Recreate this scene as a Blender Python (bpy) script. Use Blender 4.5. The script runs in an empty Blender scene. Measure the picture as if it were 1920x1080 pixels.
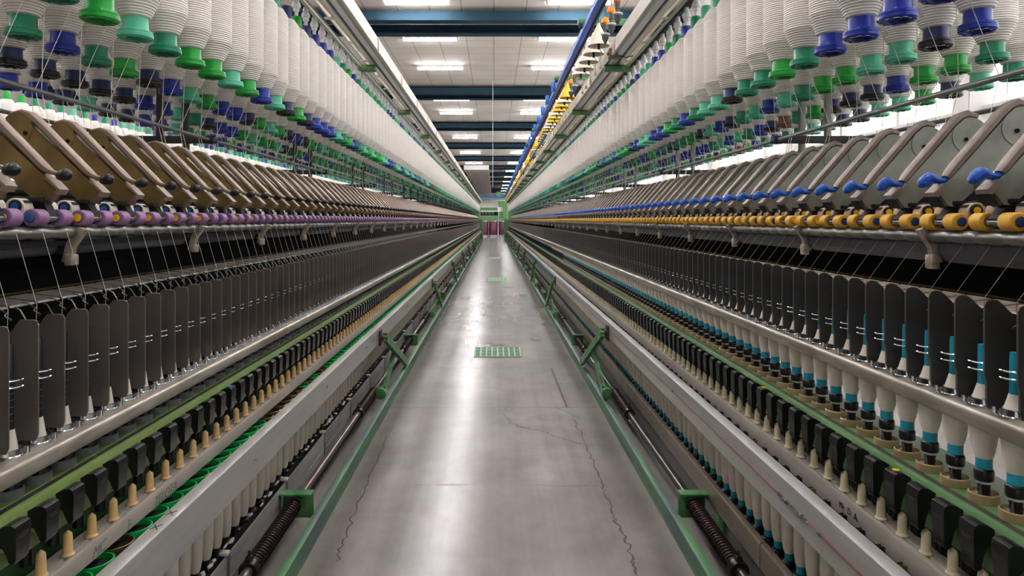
import bpy, bmesh, math, random
from mathutils import Vector
random.seed(7)
PI = math.pi
sc = bpy.context.scene
COL = sc.collection
H = 1.21                       # eye height
F = 1280.0                     # focal length in pixels of the 1920 frame
VX, VY = 926.0, 412.0          # vanishing point
YEND = 40.0                    # far end of the spinning frames
UC = 1.255                     # centre line of a frame, measured from the aisle centre

# ------------------------------------------------------------------ materials
def lin(h):
    h = h.lstrip('#')
    out = []
    for i in (0, 2, 4):
        c = int(h[i:i+2], 16) / 255
        out.append(c / 12.92 if c <= 0.04045 else ((c + 0.055) / 1.055) ** 2.4)
    return (*out, 1.0)

def mat(name, col, rough=0.5, metal=0.0, var=0.0, vscale=20.0, bump=0.0, bscale=60.0, emit=0.0, spec=0.5, stretch=None, col2=None):
    m = bpy.data.materials.new(name); m.use_nodes = True
    nt = m.node_tree; b = nt.nodes['Principled BSDF']
    c = lin(col)
    b.inputs['Base Color'].default_value = c
    b.inputs['Roughness'].default_value = rough
    b.inputs['Metallic'].default_value = metal
    b.inputs['Specular IOR Level'].default_value = spec
    if emit:
        b.inputs['Emission Color'].default_value = c
        b.inputs['Emission Strength'].default_value = emit
    if var or bump:
        tc = nt.nodes.new('ShaderNodeTexCoord'); mp = nt.nodes.new('ShaderNodeMapping')
        nt.links.new(tc.outputs['Object'], mp.inputs['Vector'])
        if stretch: mp.inputs['Scale'].default_value = stretch
        n = nt.nodes.new('ShaderNodeTexNoise'); n.inputs['Scale'].default_value = vscale; n.inputs['Detail'].default_value = 4
        nt.links.new(mp.outputs['Vector'], n.inputs['Vector'])
        if var:
            r = nt.nodes.new('ShaderNodeValToRGB')
            d = lin(col2) if col2 else tuple(x * (1 - var) for x in c[:3]) + (1,)
            r.color_ramp.elements[0].position = 0.35; r.color_ramp.elements[1].position = 0.68
            r.color_ramp.elements[0].color = d; r.color_ramp.elements[1].color = c
            nt.links.new(n.outputs['Fac'], r.inputs['Fac']); nt.links.new(r.outputs['Color'], b.inputs['Base Color'])
        if bump:
            n2 = nt.nodes.new('ShaderNodeTexNoise'); n2.inputs['Scale'].default_value = bscale
            nt.links.new(mp.outputs['Vector'], n2.inputs['Vector'])
            bp = nt.nodes.new('ShaderNodeBump'); bp.inputs['Strength'].default_value = bump; bp.inputs['Distance'].default_value = 0.002
            nt.links.new(n2.outputs['Fac'], bp.inputs['Height']); nt.links.new(bp.outputs['Normal'], b.inputs['Normal'])
    return m

def wound(name, col, scale, strength, dist=0.002):
    """Wound yarn: fine ridges round the package."""
    m = mat(name, col, 0.85, spec=0.15)
    nt = m.node_tree; b = nt.nodes['Principled BSDF']
    tc = nt.nodes.new('ShaderNodeTexCoord'); w = nt.nodes.new('ShaderNodeTexWave')
    w.bands_direction = 'Z'; w.inputs['Scale'].default_value = scale; w.inputs['Distortion'].default_value = 0.6
    w.inputs['Detail'].default_value = 1; w.inputs['Detail Scale'].default_value = 0.6
    nt.links.new(tc.outputs['Object'], w.inputs['Vector'])
    bp = nt.nodes.new('ShaderNodeBump'); bp.inputs['Strength'].default_value = strength; bp.inputs['Distance'].default_value = dist
    nt.links.new(w.outputs['Fac'], bp.inputs['Height']); nt.links.new(bp.outputs['Normal'], b.inputs['Normal'])
    return m

M = {}
M['roving'] = wound('roving yarn', '#f6f1ea', 50, 0.75, 0.0025)
M['yarn'] = wound('cop yarn', '#e9e0d3', 160, 0.25, 0.001)
M['strand'] = mat('strand', '#ece6de', 0.8)
M['thread'] = mat('spun thread', '#b9b4b0', 0.8)
M['T'] = mat('dark green plastic', '#0b8a62', 0.35, var=0.12, vscale=6)
M['M'] = mat('mint green plastic', '#5ac79f', 0.4, var=0.1, vscale=6)
M['G'] = mat('bright green plastic', '#0aa437', 0.32, var=0.1, vscale=6)
M['B'] = mat('blue plastic', '#0b2c9e', 0.3, var=0.12, vscale=6)
M['K'] = mat('navy plastic', '#1d2f66', 0.35, var=0.15, vscale=6)
M['R'] = mat('brown plastic', '#7a4a38', 0.4)
M['blackp'] = mat('black plastic', '#131315', 0.32, bump=0.05, bscale=300)
M['blackm'] = mat('black matt', '#121213', 0.7)
M['darkin'] = mat('interior shade', '#0b0b0c', 0.8, spec=0.2)  # near-black colour standing in for shade in holes and recesses
M['whitep'] = mat('white plastic', '#e4e2e2', 0.35)
M['armL'] = mat('bronze arm', '#85703f', 0.36, 0.45, var=0.28, vscale=14, col2='#6b5632')
M['armR'] = mat('grey arm', '#95968a', 0.5, 0.1, var=0.2, vscale=18, col2='#7c7e74')
M['levL'] = mat('beige lever', '#8d7b6b', 0.45, 0.25, var=0.15, vscale=40)
M['levR'] = mat('taupe lever', '#8a7e73', 0.45, 0.25, var=0.2, vscale=30, col2='#6f6057')
M['purple'] = mat('purple rubber', '#906894', 0.55, var=0.15, vscale=40)
M['yellow'] = mat('yellow rubber', '#e2ac35', 0.55, var=0.12, vscale=40)
M['hubB'] = mat('blue hub', '#2c5fa4', 0.4)
M['hubN'] = mat('navy hub', '#1d3a6c', 0.4)
M['hubY'] = mat('yellow hub', '#ecb317', 0.4)
M['handle'] = mat('blue handle', '#1b55ba', 0.3)
M['cream'] = mat('cream apron', '#d9d2c6', 0.6, var=0.08, vscale=30)
M['creamR'] = mat('tan apron', '#c4ae96', 0.6, var=0.1, vscale=30)
M['steel'] = mat('bright steel', '#b9bcc0', 0.22, 0.95)
M['chrome'] = mat('chrome', '#e6e6ea', 0.12, 1.0)
M['dsteel'] = mat('grey steel', '#8d8b86', 0.36, 0.8, var=0.25, vscale=12, stretch=(6, 0.6, 6))
M['ringrail'] = mat('ring rail steel', '#aea79b', 0.36, 0.35, var=0.22, vscale=9, stretch=(5, 0.8, 5), col2='#877f72')
M['bar'] = mat('brushed aluminium', '#bab8b4', 0.3, 0.45, var=0.12, vscale=8, stretch=(8, 0.5, 8))
M['plate'] = mat('worn sheet steel', '#a09e9b', 0.42, 0.35, var=0.3, vscale=7, stretch=(1, 1.2, 4), col2='#8f8c89')
M['bronze'] = mat('brownish steel', '#a09283', 0.4, 0.4, var=0.25, vscale=10)
M['pegrail'] = mat('peg rail', '#a49c93', 0.5, 0.25, var=0.15, vscale=10, stretch=(3, 1, 3))
M['pegL'] = mat('amber peg', '#d3b078', 0.42, var=0.2, vscale=60)
M['pegR'] = mat('ivory peg', '#d8cba8', 0.42, var=0.15, vscale=60)
M['grnL'] = mat('yellow green paint', '#758c4c', 0.42, var=0.12, vscale=10)
M['grnR'] = mat('green paint', '#6b9463', 0.42, var=0.12, vscale=10)
M['grn'] = mat('machine green', '#5f9a60', 0.45, var=0.25, vscale=14, col2='#35653d')
M['grnworn'] = mat('worn green rail', '#4f8a4c', 0.5, var=0.4, vscale=3.5, stretch=(8, 0.6, 14), col2='#4d5563', spec=0.3)
M['brgrn'] = mat('bracket green', '#467440', 0.5, var=0.15, vscale=14)
M['dgrn'] = mat('dark green paint', '#2c5a2f', 0.5, var=0.3, vscale=9)
M['cap'] = mat('green cap', '#08a94e', 0.35)
M['brass'] = mat('brass', '#8a7448', 0.35, 0.8)
M['sepL'] = mat('separator plate', '#6e6660', 0.36, 0.2, var=0.2, vscale=9)
M['sepR'] = mat('black separator plate', '#454443', 0.4, 0.1, var=0.2, vscale=9)
M['sepedge'] = mat('bare plate edge', '#8f857c', 0.4, 0.7)
M['duct'] = mat('black duct', '#44444b', 0.5, bump=0.25, bscale=90, var=0.15, vscale=30)
M['guide'] = mat('guide flap', '#6d665f', 0.45, 0.4)
M['teal'] = mat('teal tube', '#1795ad', 0.4)
M['beige'] = mat('beige ring', '#a48d68', 0.5)
M['greycup'] = mat('grey cup', '#6b6e70', 0.5)
M['spring'] = mat('dark spring steel', '#3f3331', 0.35, 0.7)
M['rod'] = mat('brown steel rod', '#7a6a66', 0.35, 0.7)
M['rodR'] = mat('dark steel rod', '#55504f', 0.33, 0.8)
M['rust'] = mat('rusty brown', '#4a302a', 0.6, 0.3)
M['red'] = mat('red cord', '#8f1a20', 0.6)
M['galv'] = mat('galvanised rod', '#8f918f', 0.4, 0.75)
M['post'] = mat('dark post', '#2a2a2b', 0.45, 0.3)
M['postR'] = mat('grey post', '#83857f', 0.5, 0.2)
M['bracket'] = mat('light cast bracket', '#b4ada2', 0.5, 0.3, var=0.2, vscale=50, col2='#94806c')
M['tw'] = mat('white track panel', '#e6e0d6', 0.5, var=0.08, vscale=6)
M['tgrey'] = mat('grey aluminium track', '#d4d3d8', 0.45, 0.15)
M['tbeige'] = mat('beige track frame', '#d8cfc0', 0.5, 0.2)
M['tolive'] = mat('grey green angle', '#a9ad98', 0.5, 0.2)
M['beam'] = mat('blue beam', '#213a49', 0.75, var=0.15, vscale=3, spec=0.15)
M['cblue'] = mat('conveyor blue', '#2c58b4', 0.5, 0.0, spec=0.15)
M['pblue'] = mat('blue plate', '#1c62ad', 0.4)
M['orange'] = mat('orange holder', '#ef8d12', 0.4)
M['chain'] = mat('red brown chain', '#5a2622', 0.6, var=0.5, vscale=18, col2='#1d0f0e')
M['conew'] = mat('cream cone', '#e6dccb', 0.55)
M['coney'] = mat('yellow cone', '#ecbd17', 0.5)
M['dgrey'] = mat('dark grey plastic', '#55585b', 0.5)
M['beigehook'] = mat('beige hook', '#b3a88c', 0.5)
M['housing'] = mat('white enamel', '#e8e6e2', 0.5)
M['lamp'] = mat('fluorescent tube', '#fbf8fa', 0.5, emit=34.0)
M['wall'] = mat('painted wall', '#d9d6d2', 0.7, var=0.05, vscale=2)
M['pane'] = mat('daylit frosted glass', '#ffffff', 0.5, emit=0.42)
M['frame'] = mat('window frame', '#c9c6c2', 0.6)
M['can'] = mat('magenta can', '#571a3a', 0.28, var=0.2, vscale=8)
M['paintgreen'] = mat('cabinet green', '#4f8a4c', 0.45, var=0.15, vscale=5)
M['crack'] = mat('crack', '#3d352f', 0.8)
M['ink'] = mat('dark ink', '#66786f', 0.7)
M['inkb'] = mat('black ink', '#23211f', 0.7)
M['teald'] = mat('teal panel', '#1f6a72', 0.45)
M['sticky'] = mat('yellow sticker', '#e6d21a', 0.6)
M['stickb'] = mat('blue sticker', '#2a9ad0', 0.6)
M['fluff'] = mat('cotton fluff', '#d8d6d6', 0.95)
M['tan'] = mat('tan floor bin', '#a99c8c', 0.6)

# concrete floor
def floor_mat():
    m = bpy.data.materials.new('polished concrete'); m.use_nodes = True
    nt = m.node_tree; b = nt.nodes['Principled BSDF']; L = nt.links.new
    tc = nt.nodes.new('ShaderNodeTexCoord')
    def noise(scale, detail, sx=1, sy=1, rough=0.6):
        mp = nt.nodes.new('ShaderNodeMapping'); mp.inputs['Scale'].default_value = (sx, sy, 1)
        L(tc.outputs['Object'], mp.inputs['Vector'])
        n = nt.nodes.new('ShaderNodeTexNoise'); n.inputs['Scale'].default_value = scale; n.inputs['Detail'].default_value = detail
        n.inputs['Roughness'].default_value = rough
        L(mp.outputs['Vector'], n.inputs['Vector']); return n
    a = noise(1.6, 8, 1, 0.8); c = noise(3.2, 9, 1.0, 0.75, 0.72); d = noise(3.0, 3, 3.2, 0.12)
    r = nt.nodes.new('ShaderNodeValToRGB'); L(a.outputs['Fac'], r.inputs['Fac'])
    r.color_ramp.elements[0].position = 0.32; r.color_ramp.elements[0].color = lin('#7d7671')
    r.color_ramp.elements[1].position = 0.7; r.color_ramp.elements[1].color = lin('#9d9792')
    r2 = nt.nodes.new('ShaderNodeValToRGB'); L(c.outputs['Fac'], r2.inputs['Fac'])
    r2.color_ramp.elements[0].position = 0.2; r2.color_ramp.elements[0].color = (0.62, 0.60, 0.585, 1)
    r2.color_ramp.elements[1].position = 0.8; r2.color_ramp.elements[1].color = (1, 1, 1, 1)
    mx = nt.nodes.new('ShaderNodeMix'); mx.data_type = 'RGBA'; mx.blend_type = 'MULTIPLY'; mx.inputs[0].default_value = 0.6
    L(r.outputs['Color'], mx.inputs[6]); L(r2.outputs['Color'], mx.inputs[7])
    r3 = nt.nodes.new('ShaderNodeValToRGB'); L(d.outputs['Fac'], r3.inputs['Fac'])
    r3.color_ramp.elements[0].position = 0.35; r3.color_ramp.elements[0].color = (0.86, 0.83, 0.80, 1)
    r3.color_ramp.elements[1].position = 0.6; r3.color_ramp.elements[1].color = (1, 1, 1, 1)
    mx2 = nt.nodes.new('ShaderNodeMix'); mx2.data_type = 'RGBA'; mx2.blend_type = 'MULTIPLY'; mx2.inputs[0].default_value = 0.8
    L(mx.outputs[2], mx2.inputs[6]); L(r3.outputs['Color'], mx2.inputs[7])
    L(mx2.outputs[2], b.inputs['Base Color'])
    mr = nt.nodes.new('ShaderNodeMapRange'); L(c.outputs['Fac'], mr.inputs['Value'])
    mr.inputs['To Min'].default_value = 0.268; mr.inputs['To Max'].default_value = 0.2
    L(mr.outputs['Result'], b.inputs['Roughness'])
    b.inputs['Specular IOR Level'].default_value = 0.6
    bp = nt.nodes.new('ShaderNodeBump'); bp.inputs['Strength'].default_value = 0.03; bp.inputs['Distance'].default_value = 0.01
    L(c.outputs['Fac'], bp.inputs['Height']); L(bp.outputs['Normal'], b.inputs['Normal'])
    return m
M['floor'] = floor_mat()

def ceil_mat():
    m = bpy.data.materials.new('ceiling tiles'); m.use_nodes = True
    nt = m.node_tree; b = nt.nodes['Principled BSDF']; L = nt.links.new
    b.inputs['Roughness'].default_value = 0.8
    tc = nt.nodes.new('ShaderNodeTexCoord')
    br = nt.nodes.new('ShaderNodeTexBrick'); br.offset = 0.0; br.squash = 1.0
    br.inputs['Scale'].default_value = 1.0; br.inputs['Brick Width'].default_value = 0.61; br.inputs['Row Height'].default_value = 0.61
    br.inputs['Mortar Size'].default_value = 0.009; br.inputs['Mortar Smooth'].default_value = 0.1
    br.inputs['Color1'].default_value = lin('#dad4cc'); br.inputs['Color2'].default_value = lin('#d3ccc4'); br.inputs['Mortar'].default_value = lin('#958d86')
    L(tc.outputs['Object'], br.inputs['Vector'])
    n = nt.nodes.new('ShaderNodeTexNoise'); n.inputs['Scale'].default_value = 0.8; n.inputs['Detail'].default_value = 6
    L(tc.outputs['Object'], n.inputs['Vector'])
    r = nt.nodes.new('ShaderNodeValToRGB'); L(n.outputs['Fac'], r.inputs['Fac'])
    r.color_ramp.elements[0].position = 0.3; r.color_ramp.elements[0].color = (0.86, 0.83, 0.79, 1)
    r.color_ramp.elements[1].position = 0.6; r.color_ramp.elements[1].color = (1, 1, 1, 1)
    mx = nt.nodes.new('ShaderNodeMix'); mx.data_type = 'RGBA'; mx.blend_type = 'MULTIPLY'; mx.inputs[0].default_value = 1
    L(br.outputs['Color'], mx.inputs[6]); L(r.outputs['Color'], mx.inputs[7]); L(mx.outputs[2], b.inputs['Base Color'])
    return m
M['ceil'] = ceil_mat()

# ------------------------------------------------------------------ mesh builder (u = distance from the aisle centre, mirrored by s)
def kp(s, u, y, z):
    return (s * u * MB.K, y, H - (H - z) * MB.K)
class MB:
    K = 1.0                    # lateral calibration of each frame's lower assembly
    def __init__(self, s=1):
        self.v = []; self.f = []; self.mi = []; self.sm = []; self.s = s; self.cur = 0
    def add(self, vs, fs, smooth=False, m=None):
        o = len(self.v); self.v.extend(vs)
        m = self.cur if m is None else m
        for f in fs:
            self.f.append([i + o for i in f]); self.mi.append(m); self.sm.append(smooth)
        return self
    def box(self, x0, x1, y0, y1, z0, z1, b=0.0, m=None):
        x0, x1 = min(x0, x1), max(x0, x1)
        if b <= 0:
            vs = [(x, y, z) for x in (x0, x1) for y in (y0, y1) for z in (z0, z1)]
            fs = [(0, 1, 3, 2), (4, 6, 7, 5), (0, 4, 5, 1), (2, 3, 7, 6), (0, 2, 6, 4), (1, 5, 7, 3)]
            return self.add(vs, fs, m=m)
        bm = bmesh.new(); bmesh.ops.create_cube(bm, size=1)
        for v in bm.verts:
            v.co = ((x0 + x1) / 2 + v.co.x * (x1 - x0), (y0 + y1) / 2 + v.co.y * (y1 - y0), (z0 + z1) / 2 + v.co.z * (z1 - z0))
        bmesh.ops.bevel(bm, geom=bm.edges[:], offset=min(b, 0.45 * min(x1 - x0, y1 - y0, z1 - z0)), segments=2, profile=0.5, affect='EDGES')
        bm.verts.index_update()
        self.add([tuple(v.co) for v in bm.verts], [[v.index for v in f.verts] for f in bm.faces], m=m)
        bm.free(); return self
    def prism(self, poly, y0, y1, m=None, smooth=False):
        """polygon in (u, z), extruded along y"""
        n = len(poly)
        a = sum(poly[i][0] * poly[(i + 1) % n][1] - poly[(i + 1) % n][0] * poly[i][1] for i in range(n))
        if a < 0: poly = poly[::-1]
        vs = [(p[0], y0, p[1]) for p in poly] + [(p[0], y1, p[1]) for p in poly]
        fs = [list(range(n)), list(range(2 * n - 1, n - 1, -1))]
        self.add(vs, fs, m=m)
        o = len(self.v) - 2 * n
        for i in range(n):
            j = (i + 1) % n
            self.f.append([o + j, o + i, o + n + i, o + n + j]); self.mi.append(self.cur if m is None else m); self.sm.append(smooth)
        return self
    def prism_x(self, poly, x0, x1, m=None):
        """polygon in (y, z), extruded along u"""
        n = len(poly)
        a = sum(poly[i][0] * poly[(i + 1) % n][1] - poly[(i + 1) % n][0] * poly[i][1] for i in range(n))
        if a < 0: poly = poly[::-1]
        vs = [(x0, p[0], p[1]) for p in poly] + [(x1, p[0], p[1]) for p in poly]
        fs = [list(range(n - 1, -1, -1)), list(range(n, 2 * n))] + [[i, (i + 1) % n, n + (i + 1) % n, n + i] for i in range(n)]
        return self.add(vs, fs, m=m)
    def lathe(self, prof, c=(0, 0, 0), axis='z', seg=16, m=None, cap=True, tilt=None):
        """prof: [(r, t)] with t along the axis"""
        vs = []
        for r, t in prof:
            r = max(r, 1e-5)
            for i in range(seg):
                a = 2 * PI * i / seg; p, q = r * math.cos(a), r * math.sin(a)
                if axis == 'z': w = [p, q, t]
                elif axis == 'y': w = [q, t, p]
                else: w = [t, p, q]
                if tilt is not None:
                    w = list(tilt @ Vector(w))
                vs.append((c[0] + w[0], c[1] + w[1], c[2] + w[2]))
        k = len(prof); fs = []
        for j in range(k - 1):
            for i in range(seg):
                i2 = (i + 1) % seg
                fs.append([j * seg + i, j * seg + i2, (j + 1) * seg + i2, (j + 1) * seg + i])
        o = len(self.v)
        self.add(vs, fs, True, m)
        if cap:
            mm = self.cur if m is None else m
            self.f.append([o + i for i in range(seg - 1, -1, -1)]); self.mi.append(mm); self.sm.append(False)
            self.f.append([o + (k - 1) * seg + i for i in range(seg)]); self.mi.append(mm); self.sm.append(False)
        return self
    def tube(self, pts, r, seg=6, m=None, closed=False):
        pts = [Vector(p) for p in pts]; n = len(pts); vs = []; fs = []
        up = Vector((0, 0, 1))
        for i, p in enumerate(pts):
            if closed: d = pts[(i + 1) % n] - pts[i - 1]
            else: d = pts[min(i + 1, n - 1)] - pts[max(i - 1, 0)]
            d.normalize()
            a = d.cross(up if abs(d.z) < 0.95 else Vector((1, 0, 0))).normalized(); b = d.cross(a)
            rr = r[i] if isinstance(r, (list, tuple)) else r
            for j in range(seg):
                t = 2 * PI * j / seg
                w = p + (a * math.cos(t) + b * math.sin(t)) * rr
                vs.append(tuple(w))
        for i in range(n if closed else n - 1):
            i2 = (i + 1) % n
            for j in range(seg):
                j2 = (j + 1) % seg
                fs.append([i * seg + j, i * seg + j2, i2 * seg + j2, i2 * seg + j])
        if not closed:
            fs.append(list(range(seg))[::-1]); fs.append([(n - 1) * seg + j for j in range(seg)])
        return self.add(vs, fs, True, m)
    def strip(self, pts, r, m=None):
        """thin thread with a triangular section"""
        return self.tube(pts, r, 3, m)
    def join(self, o, dx=0, dy=0, dz=0, mm=None):
        off = len(self.v)
        self.v.extend([(p[0] + dx, p[1] + dy, p[2] + dz) for p in o.v])
        self.f.extend([[i + off for i in f] for f in o.f])
        self.mi.extend([mm[i] for i in o.mi] if mm else o.mi); self.sm.extend(o.sm)
        return self
    def build(self, name, mats, parent=None, at=(0, 0, 0), loc=None):
        s = self.s
        me = bpy.data.meshes.new(name)
        k = MB.K
        me.from_pydata([((p[0] - at[0]) * s * k, p[1] - at[1], (p[2] - at[2]) * k) for p in self.v], [], self.f if s > 0 else [f[::-1] for f in self.f])
        mats = mats if isinstance(mats, (list, tuple)) else [mats]
        for k in mats: me.materials.append(M[k] if isinstance(k, str) else k)
        me.polygons.foreach_set('material_index', self.mi)
        me.polygons.foreach_set('use_smooth', self.sm)
        bm = bmesh.new(); bm.from_mesh(me); bmesh.ops.recalc_face_normals(bm, faces=bm.faces[:]); bm.to_mesh(me); bm.free()
        me.set_sharp_from_angle(angle=math.radians(38))
        o = bpy.data.objects.new(name, me); COL.objects.link(o)
        if parent is not None: o.parent = parent
        if loc is not None: o.location = loc
        elif parent is None: o.location = kp(s, *at) if any(at) else (0, 0, 0)
        return o

def tag(o, label=None, cat=None, group=None, kind=None):
    if label: o['label'] = label
    if cat: o['category'] = cat
    if group: o['group'] = group
    if kind: o['kind'] = kind
    return o
def empty(name, loc=(0, 0, 0)):
    o = bpy.data.objects.new(name, None); COL.objects.link(o); o.location = loc; o.empty_display_size = 0.05; return o
_kids = {}
def kids(o): return [c for c in o.children]
def dup(o, loc=None, parent=None, ch=None):
    c = o.copy(); COL.objects.link(c)
    if loc is not None: c.location = loc
    if parent is not None: c.parent = parent
    for k in (kids(o) if ch is None else ch): dup(k, None, c)
    return c
def dup_part(o, loc, parent):
    c = o.copy(); COL.objects.link(c); c.parent = parent; c.location = loc
    for k in kids(o): dup(k, None, c)
    return c

_ones = 'zeroth first second third fourth fifth sixth seventh eighth ninth tenth eleventh twelfth thirteenth fourteenth fifteenth sixteenth seventeenth eighteenth nineteenth'.split()
_tens = ['', '', 'twent', 'thirt', 'fort', 'fift', 'sixt', 'sevent', 'eight', 'ninet']
def nth(n):
    if n >= 200: return 'two-hundred-and-' + nth(n - 200) if n > 200 else 'two-hundredth'
    if n >= 100: return 'hundred-and-' + nth(n - 100) if n > 100 else 'hundredth'
    if n < 20: return _ones[n]
    return _tens[n // 10] + ('ieth' if n % 10 == 0 else 'y-' + _ones[n % 10])

SIDES = ((-1, 'purple-roller frame'), (1, 'yellow-roller frame'))
Z = lambda a: H + a
def grid(y0, pitch, end=YEND):
    out = []; y = y0
    while y < end - 0.2:
        out.append(y); y += pitch
    return out

# far repeats of each kind collect here and become one object of kind stuff
FAR = {}
def far(kind, mats):
    if kind not in FAR: FAR[kind] = ({}, list(mats))
    return FAR[kind]
def far_add(kind, mb, s, dx, dy, dz, mats):
    """mb authored in u; put at (dx, dy, dz) on side s"""
    d, ml = far(kind, [])
    mm = {}
    for i, k in enumerate(mats):
        if k not in ml: ml.append(k)
        mm[i] = ml.index(k)
    if s not in d: d[s] = MB(s)
    d[s].join(mb, dx, dy, dz, mm)
def far_build(kind, name, label, cat):
    d, ml = FAR[kind]
    tot = MB(1)
    for s, mb in d.items():
        if s < 0:
            mb.v = [(-x, y, z) for x, y, z in mb.v]
        tot.join(mb)
    o = tot.build(name, ml)
    return tag(o, label, cat, kind='stuff')

# ------------------------------------------------------------------ hall
def structure(mb, name, mats):
    o = mb.build(name, mats); o['kind'] = 'structure'; return o

def floor_pt(x, y):
    Y = F * H / (y - VY); return ((x - VX) * Y / F, Y)
fl = MB(); fl.box(-14, 3.62, -6, 100, -0.2, 0)
rc = random.Random(3)
def crack(pxs, w, jit=0.012, sub=7):
    pts = [floor_pt(*p) for p in pxs]; P = []
    for (a, b) in zip(pts, pts[1:]):
        for k in range(sub):
            t = k / sub
            P.append((a[0] + (b[0] - a[0]) * t + rc.uniform(-jit, jit), a[1] + (b[1] - a[1]) * t + rc.uniform(-jit, jit)))
    P.append(pts[-1])
    vs = []; fs = []
    for i, p in enumerate(P):
        q = P[min(i + 1, len(P) - 1)]; o = P[max(i - 1, 0)]
        d = Vector((q[0] - o[0], q[1] - o[1])).normalized(); n = Vector((-d.y, d.x)) * w * rc.uniform(0.5, 1.5)
        vs += [(p[0] + n.x, p[1] + n.y, 0.0006), (p[0] - n.x, p[1] - n.y, 0.0006)]
        if i: fs.append([2 * i - 2, 2 * i - 1, 2 * i + 1, 2 * i])
    fl.add(vs, fs, m=1)
def seam(x0, y0, x1, y1, w=0.0035):
    d = Vector((x1 - x0, y1 - y0)).normalized(); n = Vector((-d.y, d.x)) * w
    fl.add([(x0 + n.x, y0 + n.y, 0.0006), (x0 - n.x, y0 - n.y, 0.0006), (x1 - n.x, y1 - n.y, 0.0006), (x1 + n.x, y1 + n.y, 0.0006)], [(0, 1, 2, 3)], m=1)
crack([(1078, 787), (1090, 817), (1098, 837), (1112, 867), (1122, 897), (1137, 930), (1148, 960), (1162, 993), (1180, 1027), (1187, 1053), (1195, 1079)], 0.0035)
crack([(946, 778), (957, 793), (985, 803), (1022, 809), (1042, 819), (1091, 833)], 0.003)
crack([(1042, 764), (1067, 774), (1087, 785)], 0.0025)
crack([(728, 817), (702, 877), (687, 907), (663, 963), (647, 1013), (630, 1053)], 0.0028)
crack([(980, 909), (1040, 911), (1120, 911)], 0.0018, 0.004)
crack([(780, 910), (890, 909)], 0.0012, 0.004)
crack([(952, 589), (955, 602), (964, 609), (971, 618), (962, 625), (951, 633)], 0.004)
crack([(890, 668), (880, 685), (862, 690)], 0.0025); crack([(980, 668), (1010, 680), (1030, 688)], 0.0025); crack([(976, 655), (1010, 645), (1045, 640)], 0.002)
crack([(946, 765), (948, 772), (946, 778)], 0.0025)
seam(-0.68, 4.40, 0.69, 4.40); seam(-0.68, 5.57, 0.46, 5.57); seam(0.466, 5.57, 0.472, 4.40, 0.007); seam(-0.68, 6.86, 0.69, 6.86, 0.005)
seam(-0.68, 13.1, 0.69, 13.1, 0.004); seam(-0.68, 23.0, 0.69, 23.0, 0.006)
structure(fl, 'floor', ['floor', 'crack'])

CE = 4.0
c = MB(); c.box(-14, 3.62, -6, 100, Z(CE), Z(CE) + 0.2); structure(c, 'ceiling', 'ceil')
c = MB(); c.box(-14.2, -14, -6, 100, 0, Z(CE)); structure(c, 'wall_left', 'wall')
c = MB(); c.box(-14, 3.6, 100, 100.2, 0, Z(CE)); structure(c, 'wall_far', 'wall')
c = MB(); c.box(-14, 3.62, -6.2, -6, 0, Z(CE)); structure(c, 'wall_near', 'wall')
# right wall: low parapet, window band and head, columns between the windows
c = MB(); c.box(3.62, 3.82, -6, 100, 0, 1.0); c.box(3.62, 3.82, -6, 100, 4.3, Z(CE)); structure(c, 'wall_right', 'wall')
wy = [5.12 + 3.0 * k for k in range(-4, 14)]
for k, y in enumerate(wy):
    c = MB(); c.box(3.5, 3.82, y - 0.09, y + 0.09, 0, Z(CE)); structure(c, 'trim_%d' % (k + 1), 'frame')
    y1 = y + 3.0
    w = empty('window_%d' % (k + 1), (3.62, y, 1.0)); w['kind'] = 'structure'
    c = MB(); c.box(3.66, 3.67, y + 0.09, y1 - 0.09, 1.0, 4.3); c.build('pane', 'pane', w, at=(3.62, y, 1.0))
    c = MB()
    for z0 in (1.0, 1.97, 3.1, 4.22): c.box(3.6, 3.7, y + 0.09, y1 - 0.09, z0, z0 + 0.08)
    for q in (1, 2): c.box(3.62, 3.69, y + q - 0.025, y + q + 0.025, 1.0, 4.3)
    c.build('window_frame', 'frame', w, at=(3.62, y, 1.0))
if YEND + 7 < 100:
    c = MB(); c.box(3.62, 3.82, wy[-1] + 3.09, 100, 1.0, 4.3); structure(c, 'trim_99', 'wall')
# ceiling beams in pairs
tn = 40
for k in range(-2, 12):
    y = 12.95 + 7.45 * k
    for j, dy in enumerate((0, 0.9)):
        c = MB(); zz = Z(3.75)
        c.box(-14, 3.6, y + dy - 0.13, y + dy + 0.13, zz, zz + 0.022); c.box(-14, 3.6, y + dy - 0.13, y + dy + 0.13, zz + 0.15, zz + 0.172)
        c.box(-14, 3.6, y + dy - 0.02, y + dy + 0.02, zz + 0.02, zz + 0.152)
        if j == 0: c.box(-14, 3.6, y + dy - 0.125, y + dy - 0.115, zz + 0.02, zz + 0.152)
        tn += 1; structure(c, 'trim_%d' % tn, 'beam')
    c = MB(); c.box(-14, 3.6, y + 0.14, y + 0.76, Z(3.93), Z(3.99)); tn += 1; structure(c, 'trim_%d' % tn, 'darkin')  # black panel stands in for the shade between the two beams
# low white ceiling duct beyond the frames
c = MB(); c.box(-2.2, -0.36, 50, 98, Z(3.66), Z(3.99)); tn += 1; structure(c, 'trim_%d' % tn, 'housing')

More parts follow.
